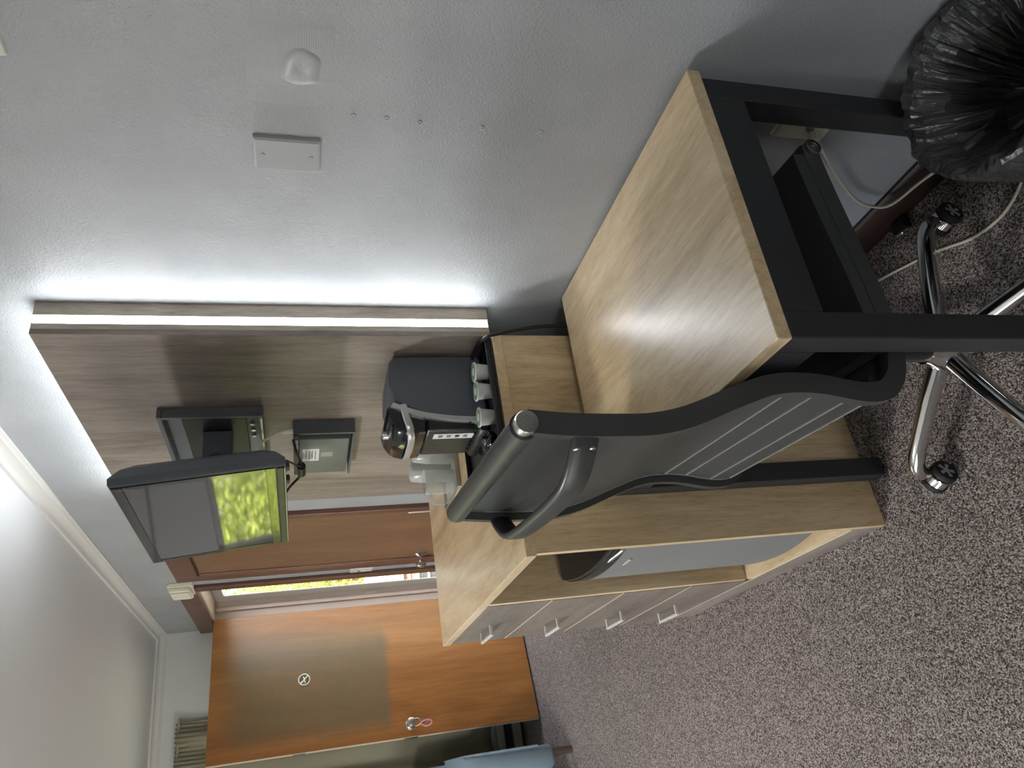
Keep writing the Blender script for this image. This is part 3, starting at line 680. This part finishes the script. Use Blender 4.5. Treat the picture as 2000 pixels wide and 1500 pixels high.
# small crumpled packet in front of the machine
b = B(); b.sphere((.690, 1.585, TZ+.020), .030, 3, (.9, 1.1, .62))
for v in b.bm.verts:
    d = noise.noise(v.co*55)*.008 + noise.noise(v.co*130)*.004; v.co += (v.co-Vector((.69, 1.585, TZ+.02))).normalized()*d
lo = min(v.co.z for v in b.bm.verts)
for v in b.bm.verts: v.co.z += TZ+.0004-lo
tag(build('crumpled_packet', b, 'gloss_black'), 'small crumpled shiny black packet on the tray before the coffee machine', 'packet')
# machine lead over the cabinet edge down behind the desk
cb = B(); cb.tube(spline([(.940, 1.70, TZ+.02), (.948, 1.60, CZ+.030), (.945, 1.522, CZ+.020), (.951, 1.508, .94), (.962, 1.504, .88), (.972, 1.504, .80), (.974, 1.506, .62), (.985, 1.51, .40)], 6), .0045, 8)
tag(build('machine_lead', cb, 'black_cord'), 'black lead of the coffee machine dropping behind the desk', 'cable')

# small pale tray with wrapped cups and a glass mug
wt = thing('pale_tray', (.83, 2.16, CZ), 'small pale grey tray holding cups at the panel end of the cabinet', 'tray')
ux0, ux1, uy0, uy1 = .755, .935, 2.05, 2.27
build('tray_base', B().box(ux0, ux1, uy0, uy1, CZ+.0003, CZ+.004, .001), 'alu', wt)
b = B()
for q in ((ux0, ux1, uy0, uy0+.004), (ux0, ux1, uy1-.004, uy1), (ux0, ux0+.004, uy0+.004, uy1-.004), (ux1-.004, ux1, uy0+.004, uy1-.004)): b.box(*q, CZ+.004, CZ+.013, .001)
build('rim', b, 'steel', wt)
UZ = CZ+.0042
def cup(x, y, lab, hgt=.118, n=1):
    b = B(); b.lathe([(.036, UZ+.0002), (.037, UZ+.004), (.0345, UZ+.012), (.027, UZ+hgt-.004), (.025, UZ+hgt), (.001, UZ+hgt)], (x, y, 0), 22)
    o = build('plastic_cup', b, 'wrap'); tag(o, lab, 'cup', 'wrapped plastic cups on the pale tray')
    b = B(); rings = []
    for k, (rr, z) in enumerate(((.039, UZ+.001), (.041, UZ+.03), (.037, UZ+.08), (.032, UZ+hgt+.004), (.018, UZ+hgt+.010), (.006, UZ+hgt+.006))):
        rings.append(b.ring([(x+rr*math.cos(a)*(1+.10*noise.noise(Vector((a*2.2, k, x*40)))), y+rr*math.sin(a)*(1+.10*noise.noise(Vector((a*2.2, k, x*40)))), z+.004*noise.noise(Vector((a*3, k*2, 1)))*(k > 0)) for a in [2*PI*i/22 for i in range(22)]]))
    b.skin(rings); build('wrapping', b, 'wrap', o, 60)
cup(.893, 2.105, 'clear wrapped plastic cup upside down, nearer to the panel on the pale tray')
cup(.862, 2.185, 'clear wrapped plastic cup upside down, behind the glass mug')
mg = B(); x, y = .792, 2.105
mg.lathe([(.001, UZ+.0002), (.033, UZ+.0002), (.037, UZ+.004), (.038, UZ+.098), (.0365, UZ+.0985), (.0345, UZ+.098), (.0335, UZ+.010), (.030, UZ+.007), (.001, UZ+.007)], (x, y, 0), 28, caps=False)
mug = build('glass_mug', mg, 'glass'); tag(mug, 'clear glass mug with a loop handle on the pale tray', 'mug')
b = B(); b.tube(spline([(x-.036, y, UZ+.082), (x-.062, y, UZ+.078), (x-.070, y, UZ+.050), (x-.058, y, UZ+.026), (x-.036, y, UZ+.022)], 6), .0052, 10); build('handle', b, 'glass', mug)

# ------------------------------------------------------------------ office chair
CH = Matrix.Translation((.66, 1.112, 0)) @ Matrix.Rotation(math.radians(-5.1), 4, 'Z')
ch = thing('office_chair', (.635, 1.062, 0), 'black leather office chair with a curved back bar and chrome star base, under desk', 'office chair', rz=math.radians(-5.1))
back_line = [(-.236, 1.125), (-.243, 1.06), (-.246, .99), (-.2455, .93), (-.234, .868), (-.206, .785), (-.187, .715), (-.187, .64), (-.203, .55), (-.194, .497), (-.150, .462), (-.075, .450), (.03, .458), (.15, .474), (.26, .486), (.305, .487)]
bl = [(p.x, p.z) for p in spline([(a, 0, c) for a, c in back_line], 5)]
def offs(pts, d):
    out = []
    for i, p in enumerate(pts):
        t = (Vector(pts[min(i+1, len(pts)-1)])-Vector(pts[max(i-1, 0)])).normalized(); n = Vector((-t.y, t.x))
        out.append((p[0]+n.x*d, p[1]+n.y*d))
    return out
# the normal (-t.y, t.x) points to the sitter's side: down the back t=(0,-1) gives +x, along the seat t=(1,0) gives +z
def slab(name, y0, y1, d0, d1, mat, parent, pts=bl, bev=0):
    a, c = offs(pts, d0), offs(pts, d1); b = B(CH); rings = []
    for p, q in zip(a, c): rings.append(b.ring([(p[0], y0, p[1]), (q[0], y0, q[1]), (q[0], y1, q[1]), (p[0], y1, p[1])]))
    b.skin(rings); 
    if bev:
        es = [e for e in b.bm.edges if e.calc_face_angle(0) > .8]
        bmesh.ops.bevel(b.bm, geom=es, offset=bev, segments=2, affect='EDGES')
    return build(name, b, mat, parent, 40)
for s in (-1, 1):
    slab('side_rail', s*.25-.009, s*.25+.009, -.008, .026, 'leather', ch, bev=.005)
sling = slab('sling', -.240, .240, .006, .020, 'leather', ch)
# quilted pads on the sitter's side and the welted seams that show on the back
for (xa, za) in ((-.183, .668), (-.188, .623), (-.200, .566), (-.200, .520), (-.176, .478)):
    b = B(CH)
    i = min(range(len(bl)), key=lambda k: abs(bl[k][0]-xa)+abs(bl[k][1]-za)); p = offs(bl, .0055)[i]
    b.tube([(p[0], -.225, p[1]), (p[0], .225, p[1])], .0022, 6); build('seam', b, 'seam', sling)
for s in (-1, 1):
    a = offs(bl, .0055)[4:]; b = B(CH); b.tube([(p[0], s*.226, p[1]) for p in a], .0016, 6); build('seam', b, 'seam', sling)
for k in range(7):
    i0 = 8+k*9; seg = bl[i0:i0+9]
    if len(seg) < 5: break
    a = offs(seg, .020); n = len(a); cc = []
    b = B(CH); rings = []
    for j, p in enumerate(a):
        hgt = .010*math.sin(PI*j/(n-1))+.0005; q = offs(seg, .020+hgt)[j]
        rings.append(b.ring([(p[0], -.228, p[1]), (q[0], -.220, q[1]), (q[0], .220, q[1]), (p[0], .228, p[1])]))
    b.skin(rings); build('cushion_channel', b, 'leather', ch, 50)
i0 = next(i for i, p in enumerate(bl) if p[0] > -.13 and p[1] < .47)
slab('seat_pad', -.258, .258, .0265, .052, 'leather', ch, bl[i0:-3], .010)
# rolled ends with chrome caps
for (rx, rz) in ((-.230, 1.127), (.300, .493)):
    b = B(CH); b.tube([(rx, -.245, rz), (rx, .245, rz)], .0205, 18); rl = build('roll', b, 'leather', ch, 50)
    for s in (-1, 1):
        b = B(CH); b.lathe([(.0165, s*.243), (.0172, s*.262), (.0160, s*.2655), (.0085, s*.2660), (.0080, s*.2650), (.0035, s*.2650), (.003, s*.2635), (.0005, s*.2635)], (rx, 0, rz), 26, 'y'); build('end_cap', b, 'steel', rl, 40)
# bowed bar across the back
pts = spline([(-.243, -.252, 1.040), (-.262, -.235, 1.040), (-.292, -.185, 1.040), (-.303, -.13, 1.040), (-.306, 0, 1.040), (-.303, .13, 1.040), (-.292, .185, 1.040), (-.262, .235, 1.040), (-.243, .252, 1.040)], 5)
b = B(CH); rings = []
for i, p in enumerate(pts):
    t = (pts[min(i+1, len(pts)-1)]-pts[max(i-1, 0)]).normalized(); n = Vector((t.y, -t.x, 0))
    w = .021; d = .008; q = []
    for k in range(12):
        a = 2*PI*k/12; cx, cz_ = math.cos(a), math.sin(a)
        q.append(p + n*(d*math.copysign(abs(cx)**.7, cx)) + Vector((0, 0, w*math.copysign(abs(cz_)**.6, cz_))))
    rings.append(b.ring(q))
b.skin(rings); bowb = build('back_bar', b, 'chair_frame', ch, 50)
for s in (-1, 1):
    for z in (1.029, 1.052):
        b = B(CH); b.lathe([(.006, -.262), (.006, -.2655), (.004, -.267), (.0005, -.267)], (0, s*.240, z), 12, 'x'); build('screw', b, 'steel', bowb)
# mechanism, column, star base with castors
XC = Matrix.Translation((.635, 1.062, 0))
b = B(CH); b.box(-.13, .10, -.07, .05, .395, .440, .008); build('seat_mechanism', b, 'chair_frame', ch)
b = B(CH); b.box(-.10, .12, -.20, .20, .440, .449, .002); build('seat_bearer', b, 'chair_frame', ch)
b = B(XC); b.cyl((0, 0, .16), (0, 0, .40), .025, seg=20); build('gas_column', b, 'rubber', ch)
b = B(XC); b.lathe([(.034, .095), (.043, .10), (.045, .125), (.036, .150), (.030, .165), (.029, .175), (.020, .176)], (0, 0, 0), 28); build('hub', b, 'chrome', ch, 50)
b = B(XC); b.tube([(-.02, -.02, .405), (-.06, -.10, .40), (-.08, -.17, .398)], .006, 8); build('lever', b, 'black_plastic', ch)
for k in range(5):
    a = math.radians(-14+72*k)
    XK = XC @ Matrix.Rotation(a, 4, 'Z')
    pp = spline([(.030, 0, .120), (.10, 0, .117), (.18, 0, .110), (.245, 0, .101), (.282, 0, .086), (.296, 0, .066)], 4)
    rr = [.0205-.0062*i/(len(pp)-1) for i in range(len(pp))]
    b = B(XK); b.tube(pp, rr, 14, sx=1.0, sy=1.12); leg = build('leg', b, 'chrome', ch, 60)
    XQ = XK @ Matrix.Translation((.296, 0, 0)) @ Matrix.Rotation([.35, 2.0, 1.15, -.3, .6][k], 4, 'Z')
    b = B(XQ); b.cyl((0, 0, .048), (0, 0, .070), .009, seg=12)
    hood = [(.030*math.cos(t)+.012, .031+.0285*math.sin(t)) for t in [PI*i/10 for i in range(11)]]
    b.prism(hood, 'y', -.011, .011, .002); build('castor', b, 'chrome', leg, 40)
    for s in (-1, 1):
        b = B(XQ); b.lathe([(.006, s*.0112), (.0255, s*.0115), (.0285, s*.014), (.0285, s*.024), (.0262, s*.027), (.019, s*.0272), (.018, s*.0262), (.005, s*.0262), (.004, s*.0275), (.0005, s*.0275)], (.012, 0, .0287), 24, 'y'); wh = build('castor_wheel', b, 'rubber', leg, 40)
    for s in (-1, 1):
        b = B(XQ); b.lathe([(.0065, s*.0264), (.0065, s*.0279), (.0005, s*.0279)], (.012, 0, .0287), 12, 'y')
        for j in range(5):
            c_, s_ = math.cos(2*PI*j/5), math.sin(2*PI*j/5)
            q = [[(.012+r_*c_-w_*s_, s*yy, .0287+r_*s_+w_*c_) for r_, w_ in ((.004, -.0026), (.004, .0026), (.0185, .0044), (.0185, -.0044))] for yy in (.0264, .0276)]
            b.skin([b.ring(q[0]), b.ring(q[1])])
        build('wheel_disc', b, 'wheel_disc', leg)

# ------------------------------------------------------------------ bin with black liner
bcx, bcy = .878, .598
bn = thing('waste_bin', (bcx, bcy, 0), 'black waste bin against the grey wall beside the near desk leg', 'bin')
b = B(); b.lathe([(.112, .0), (.117, .004), (.135, .300), (.138, .306), (.134, .307), (.131, .300), (.113, .010), (.001, .008)], (bcx, bcy, 0), 36); build('body', b, 'black_plastic', bn, 40)
b = B(); rings = []
NS = 160
for k, (rr, z, amp, fz) in enumerate(((.1395, .20, .010, .012), (.139, .235, .011, .004), (.139, .27, .010, 0), (.140, .305, .009, 0), (.142, .330, .008, .003), (.1415, .346, .007, .008), (.136, .353, .007, .010), (.128, .349, .010, .008), (.120, .328, .010, .008), (.106, .295, .016, .014), (.096, .245, .036, .03), (.078, .205, .034, .04), (.052, .185, .026, .04), (.026, .175, .014, .03), (.004, .17, .001, .01))):
    ring = []
    for i in range(NS):
        a = 2*PI*i/NS; v = Vector((math.cos(a)*3.6, math.sin(a)*3.6, k*.42)) if k < 7 else Vector((rr*math.cos(a)*27+1, rr*math.sin(a)*27, z*9))
        rid = lambda q: 1-2*abs(noise.noise(q))
        d = amp*(.6*noise.noise(v*.9)+.45*rid(v*1.7)+.30*rid(v*3.6)+.15*rid(v*8))
        r_ = min((rr+abs(d)*.8)*1.12, .166) if k < 7 else (min(rr*1.16, .128 if k > 8 else .15) - abs(d)*1.3)
        r_ = max(r_, .003)
        ring.append((bcx+r_*math.cos(a), bcy+r_*math.sin(a), z+fz*(noise.noise(v*1.3+Vector((9, 0, 0)))+.5*rid(v*3+Vector((4, 4, 0))))))
    rings.append(b.ring(ring))
b.skin(rings, caps=False)
tag(build('bin_liner', b, 'bag', None, 0), 'crinkled shiny black plastic bag folded over the rim of the bin', 'bin liner')

# ------------------------------------------------------------------ wall plates, cords, switch, door chime
def cover(name, y, z, hy_, hz_, lab, cat='cover plate', mat='paint', grp=None):
    t = thing(name, (W, y, z-hz_), lab, cat, grp)
    b = B(); r0 = b.ring([(W-.0002, y+a*hy_, z+c*hz_) for a, c in ((-1, -1), (1, -1), (1, 1), (-1, 1))]); r1 = b.ring([(W-.0075, y+a*hy_*.99, z+c*hz_*.99) for a, c in ((-1, -1), (1, -1), (1, 1), (-1, 1))]); r2 = b.ring([(W-.0105, y+a*(hy_-.004), z+c*(hz_-.004)) for a, c in ((-1, -1), (1, -1), (1, 1), (-1, 1))])
    b.skin([r0, r1, r2]); build('plate', b, mat, t, 20)
    return t
cp = cover('cover_plate', 1.044, 1.437, .0385, .058, 'blank wall plate painted grey like the wall, with two screws', mat='paint')
for dz in (-.042, .042):
    b = B(); b.lathe([(.0042, W-.0104), (.0038, W-.0118), (.0005, W-.0118)], (0, 1.044, 1.437+dz), 12, 'x'); build('screw', b, 'paint', cp)
cp = cover('cover_plate', .845, 1.872, .0385, .036, 'white wall plate cut off at the left edge of the photograph', mat='white_plastic')
b = B(); b.lathe([(.004, W-.0104), (.0036, W-.0116), (.0005, W-.0116)], (0, .845, 1.872), 12, 'x'); build('screw', b, 'white_plastic', cp)
ot = cover('aerial_socket', .862, .441, .036, .060, 'cream aerial wall socket behind the desk leg, a white cord plugged into it', 'socket', 'cream_plastic')
for dz in (-.041, .041):
    b = B(); b.lathe([(.004, W-.0104), (.0036, W-.0116), (.0005, W-.0116)], (0, .862, .441+dz), 12, 'x'); build('screw', b, 'steel', ot)
b = B(); b.lathe([(.0075, W-.0104), (.0075, W-.016), (.0055, W-.017), (.0055, W-.022), (.0005, W-.022)], (0, .868, .430), 6, 'x'); build('jack', b, 'steel', ot)
cb = B(); cb.tube(spline([(1.014, .869, .430), (1.000, .873, .427), (.992, .886, .405), (1.000, .945, .330), (1.010, 1.025, .212), (1.015, 1.050, .140), (1.012, 1.035, .100), (1.010, .955, .085), (1.006, .88, .062), (1.000, .78, .020), (.985, .772, .004), (.93, .79, .004), (.885, .84, .004), (.862, .90, .004), (.868, .975, .004), (.900, 1.06, .004), (.928, 1.160, .004), (.945, 1.23, .004), (.962, 1.30, .004)], 6), .0034, 8)
wc = build('aerial_cable', cb, 'white_cord'); tag(wc, 'thin white cord drooping from the wall socket and snaking over the carpet', 'cable')
b = B(); b.cyl((1.0255, .868, .430), (1.008, .871, .4295), .0068, seg=12); b.tube([(1.008, .871, .4295), (.998, .875, .423), (.993, .884, .408)], [.0062, .0056, .0045], 10); build('plug', b, 'white_plastic', wc)
# small dark adaptor with a bright end lying by the skirting
b = B(); b.box(.995, 1.028, 1.085, 1.130, .0005, .026, .008, 2); ad = build('adaptor', b, 'black_plastic'); tag(ad, 'small dark adaptor with a bright metal end lying on carpet by the skirting', 'adaptor')
b = B(); b.tube([(.994, 1.092, .014), (.990, 1.10, .024), (.994, 1.11, .016), (.992, 1.122, .024)], .004, 6); build('metal_end', b, 'foil', ad)
# light switch between the doors
sw = cover('light_switch', 4.035, 1.100, .036, .060, 'white light switch on the wall strip between the two doors', 'switch', 'white_plastic')
b = B(); b.box(W-.0145, W-.0104, 4.026, 4.044, 1.075, 1.125, .001); build('rocker', b, 'white_plastic', sw)
b = B(); b.box(W-.0152, W-.0144, 4.028, 4.042, 1.106, 1.120); build('dark_mark', b, 'dark_ink', sw)
cx_ = thing('door_chime', (W, 4.12, 1.935), 'cream door chime box high on the wall above the open doorway', 'door chime')
b = B(); b.box(W-.022, W-.0005, 4.02, 4.20, 1.94, 2.058, .003); build('back_box', b, 'cream_plastic', cx_)
b = B(); b.box(W-.045, W-.022, 4.028, 4.192, 1.95, 2.050, .005); cvr = build('cover', b, 'cream_plastic', cx_)
b = B(); b.box(W-.052, W-.045, 4.05, 4.17, 1.955, 2.045, .004); build('raised_panel', b, 'cream_plastic', cvr)

# ------------------------------------------------------------------ curtain, heater, armchair at the far wall
b = B(); rows = 26; cols = 420; X0, X1 = -.40, .512; grid = []
for r in range(rows+1):
    z = 2.140 - (2.140-.23)*r/rows; row = []
    for c in range(cols+1):
        u = c/cols; x = X0+(X1-X0)*u
        top = max(0, 1-(2.14-z)/.16)
        fine = .010*math.sin(u*230+2.4*noise.noise(Vector((u*11, 2, z*4)))) * top
        fold = .024*math.sin(u*33+1.4*noise.noise(Vector((u*4, z*.7, 0))))*(1-.8*top)+.010*noise.noise(Vector((u*16, z*1.5, 5)))
        row.append(b.bm.verts.new((x, YF-.055+fine+fold, z + (.004*math.sin(u*230) if r == 0 else 0))))
    grid.append(row)
for r in range(rows):
    for c in range(cols): b.bm.faces.new((grid[r][c], grid[r][c+1], grid[r+1][c+1], grid[r+1][c]))
cur = build('curtain', b, 'curtain', None, 180)
md = cur.modifiers.new('thickness', 'SOLIDIFY'); md.thickness = .003
tag(cur, 'long olive grey curtain with a gathered top on the far wall, behind the open door', 'curtain')
b = B(); b.tube([(-1.6, YF-.05, 2.125), (.53, YF-.05, 2.125)], .009, 10)
rod = build('curtain_rod', b, 'heater'); tag(rod, 'thin curtain rod running through the gathered top of the curtain', 'curtain rod')
for xx in (-1.55, -.5, .50): build('bracket', B().box(xx-.008, xx+.008, YF-.06, YF-.0005, 2.117, 2.133), 'heater', rod)
ht = thing('baseboard_heater', (-.2, YF-.05, 0), 'long grey baseboard heater on the floor under the olive curtain', 'heater')
b = B(); b.prism([(YF-.016, .03), (YF-.016, .19), (YF-.035, .19), (YF-.060, .165), (YF-.060, .145), (YF-.022, .145), (YF-.022, .085), (YF-.065, .085), (YF-.065, .03)], 'x', -.95, .42); build('casing', b, 'heater', ht)
b = B(); b.box(-.93, .40, YF-.052, YF-.023, .09, .14); build('fins', b, 'dark_inside', ht)
for xx in (-.90, -.25, .38): build('foot', B().box(xx-.02, xx+.02, YF-.06, YF-.02, 0, .03), 'heater', ht)

ac = thing('armchair', (-.30, 4.6, 0), 'blue grey upholstered armchair with short dark legs, cut off at the bottom of the photograph', 'armchair')
def armside(x0, x1):
    b = B(); prof = [(4.26, .11), (4.25, .52), (4.27, .585), (4.32, .615), (4.42, .62), (4.78, .62), (4.90, .62), (4.93, .11)]
    b.prism(prof, 'x', x0, x1, .022); return b
build('arm', armside(-.045, .072), 'blue_fabric', ac, 50); build('arm', armside(-.67, -.55), 'blue_fabric', ac, 50)
build('seat', B().box(-.548, -.047, 4.27, 4.86, .13, .43, .03, 3), 'blue_fabric', ac, 50)
b = B(); b.prism([(4.80, .40), (4.78, .46), (4.86, .88), (4.93, .90), (4.97, .86), (4.93, .12), (4.862, .12)], 'x', -.65, .055, .02); build('backrest', b, 'blue_fabric', ac, 50)
b = B(); b.tube([(.073, 4.265, .20), (.073, 4.262, .52), (.073, 4.29, .59), (.073, 4.42, .607), (.073, 4.90, .607)], .005, 8); build('piping', b, 'blue_fabric', ac)
for xx, yy in ((.03, 4.30), (-.63, 4.30), (.03, 4.87), (-.63, 4.87)):
    build('leg', B().cyl((xx, yy, .118), (xx, yy, 0), .026, .018, 12), 'dark_wood', ac)

# ------------------------------------------------------------------ outdoors, seen through the doorway and mirrored in the screen
lw = B(); lw.box(-14, XL-T, -14, 22, -.30, -.16); tag(build('bounce_ground', lw, 'bounce_pale', None, 0), 'unseen pale ground added outside the building to bounce light indoors', kind='structure')  # unseen pale ground, added to bounce sunlight onto the ceiling
lw = B(); lw.box(XL-T, 16, -14, 22, -.30, -.16); tag(build('garden_ground', lw, 'mulch', None, 0), 'brown green planted ground outside the building', kind='structure')
def shrub(x, y, z0, rx, ry, hgt, n, mat, lab, trunk=True, size=.06):
    t = thing('shrub', (x, y, -.16), lab, 'shrub', 'shrubs outside the room')
    rnd = random.Random(int((x*7+y*13)*100)); vs = []; fs = []
    for i in range(n):
        while True:
            p = Vector((rnd.uniform(-1, 1), rnd.uniform(-1, 1), rnd.uniform(-1, 1)))
            if .25 < p.length < 1+.12*noise.noise(p*3): break
        c = Vector((x+p.x*rx, y+p.y*ry, z0+hgt/2+p.z*hgt/2))
        d = Vector((rnd.gauss(0, 1), rnd.gauss(0, 1), rnd.gauss(0, 1)-.3)).normalized(); e = d.orthogonal().normalized(); s = size*rnd.uniform(.6, 1.4)
        k = len(vs); vs += [c, c+d*s*.5+e*s*.28, c+d*s, c+d*s*.5-e*s*.28]; fs.append((k, k+1, k+2, k+3))
    inv = WM[t.name].inverted(); me = bpy.data.meshes.new('foliage'); me.from_pydata([inv @ v for v in vs], [], fs); me.materials.append(M[mat])
    o = bpy.data.objects.new('foliage', me); COL.objects.link(o); o.parent = t; o['kind'] = 'stuff'; WM[o.name] = WM[t.name]
    b = B()
    for k in range(5):
        a = k*1.3; b.tube([(x+.03*math.cos(a), y+.03*math.sin(a), -.16), (x+rx*.25*math.cos(a), y+ry*.25*math.sin(a), z0+hgt*.35), (x+rx*.55*math.cos(a), y+ry*.55*math.sin(a), z0+hgt*.75)], [.02, .014, .005], 7)
    build('stems', b, 'bark', t)
shrub(2.35, 9.6, .35, .7, .6, 1.8, 5000, 'leaf_a', 'bright yellow green shrub straight beyond the open doorway')
shrub(3.3, 11.2, 1.0, 1.0, .8, 2.0, 4000, 'leaf_b', 'mid green taller shrub behind the yellow green one')
shrub(-1.15, 6.9, -.1, .75, .45, 2.5, 11000, 'leaf_a', 'yellow green bush outside the far window, left one mirrored in the screen')
shrub(-2.65, 7.3, .1, .55, .45, 2.1, 5000, 'leaf_b', 'mid green bush outside the far window, beside the yellow green one')
shrub(.50, 7.2, .2, .5, .45, 2.0, 4000, 'leaf_a', 'yellow green bush outside beyond the curtain end')
# low wall of a neighbouring building: pale band over brick, with a little two-pane window
nb = thing('neighbour_building', (2.0, 7.6, -.16), 'low brick and pale rendered wall with a small two-pane window beyond the doorway', 'building')
build('rendered_band', B().box(1.2, 3.4, 7.50, 7.72, .40, .78, .004), 'concrete', nb)
bk = build('brick_base', B().box(1.2, 3.4, 7.55, 7.72, -.16, .40), 'brick', nb)
for r in range(7):
    for c in range(7):
        xb = 1.58+c*.11+(.055 if r % 2 else 0); zb = -.10+r*.07
        if 1.70 < xb+.05 < 2.0 and .0 < zb+.03 < .25: continue
        build('brick', B().box(xb, xb+.10, 7.538, 7.551, zb, zb+.060, .002), 'brick', nb)
wn = B()
for q in ((1.72, 1.98, .03, .05), (1.72, 1.98, .24, .26), (1.72, 1.74, .05, .24), (1.96, 1.98, .05, .24), (1.74, 1.96, .13, .15)): wn.box(q[0], q[1], 7.525, 7.555, q[2], q[3])
wnd = build('window', wn, 'white_plastic', nb)
for z0, z1 in ((.05, .13), (.15, .24)): build('pane', B().box(1.74, 1.96, 7.542, 7.546, z0, z1), 'screen', wnd)
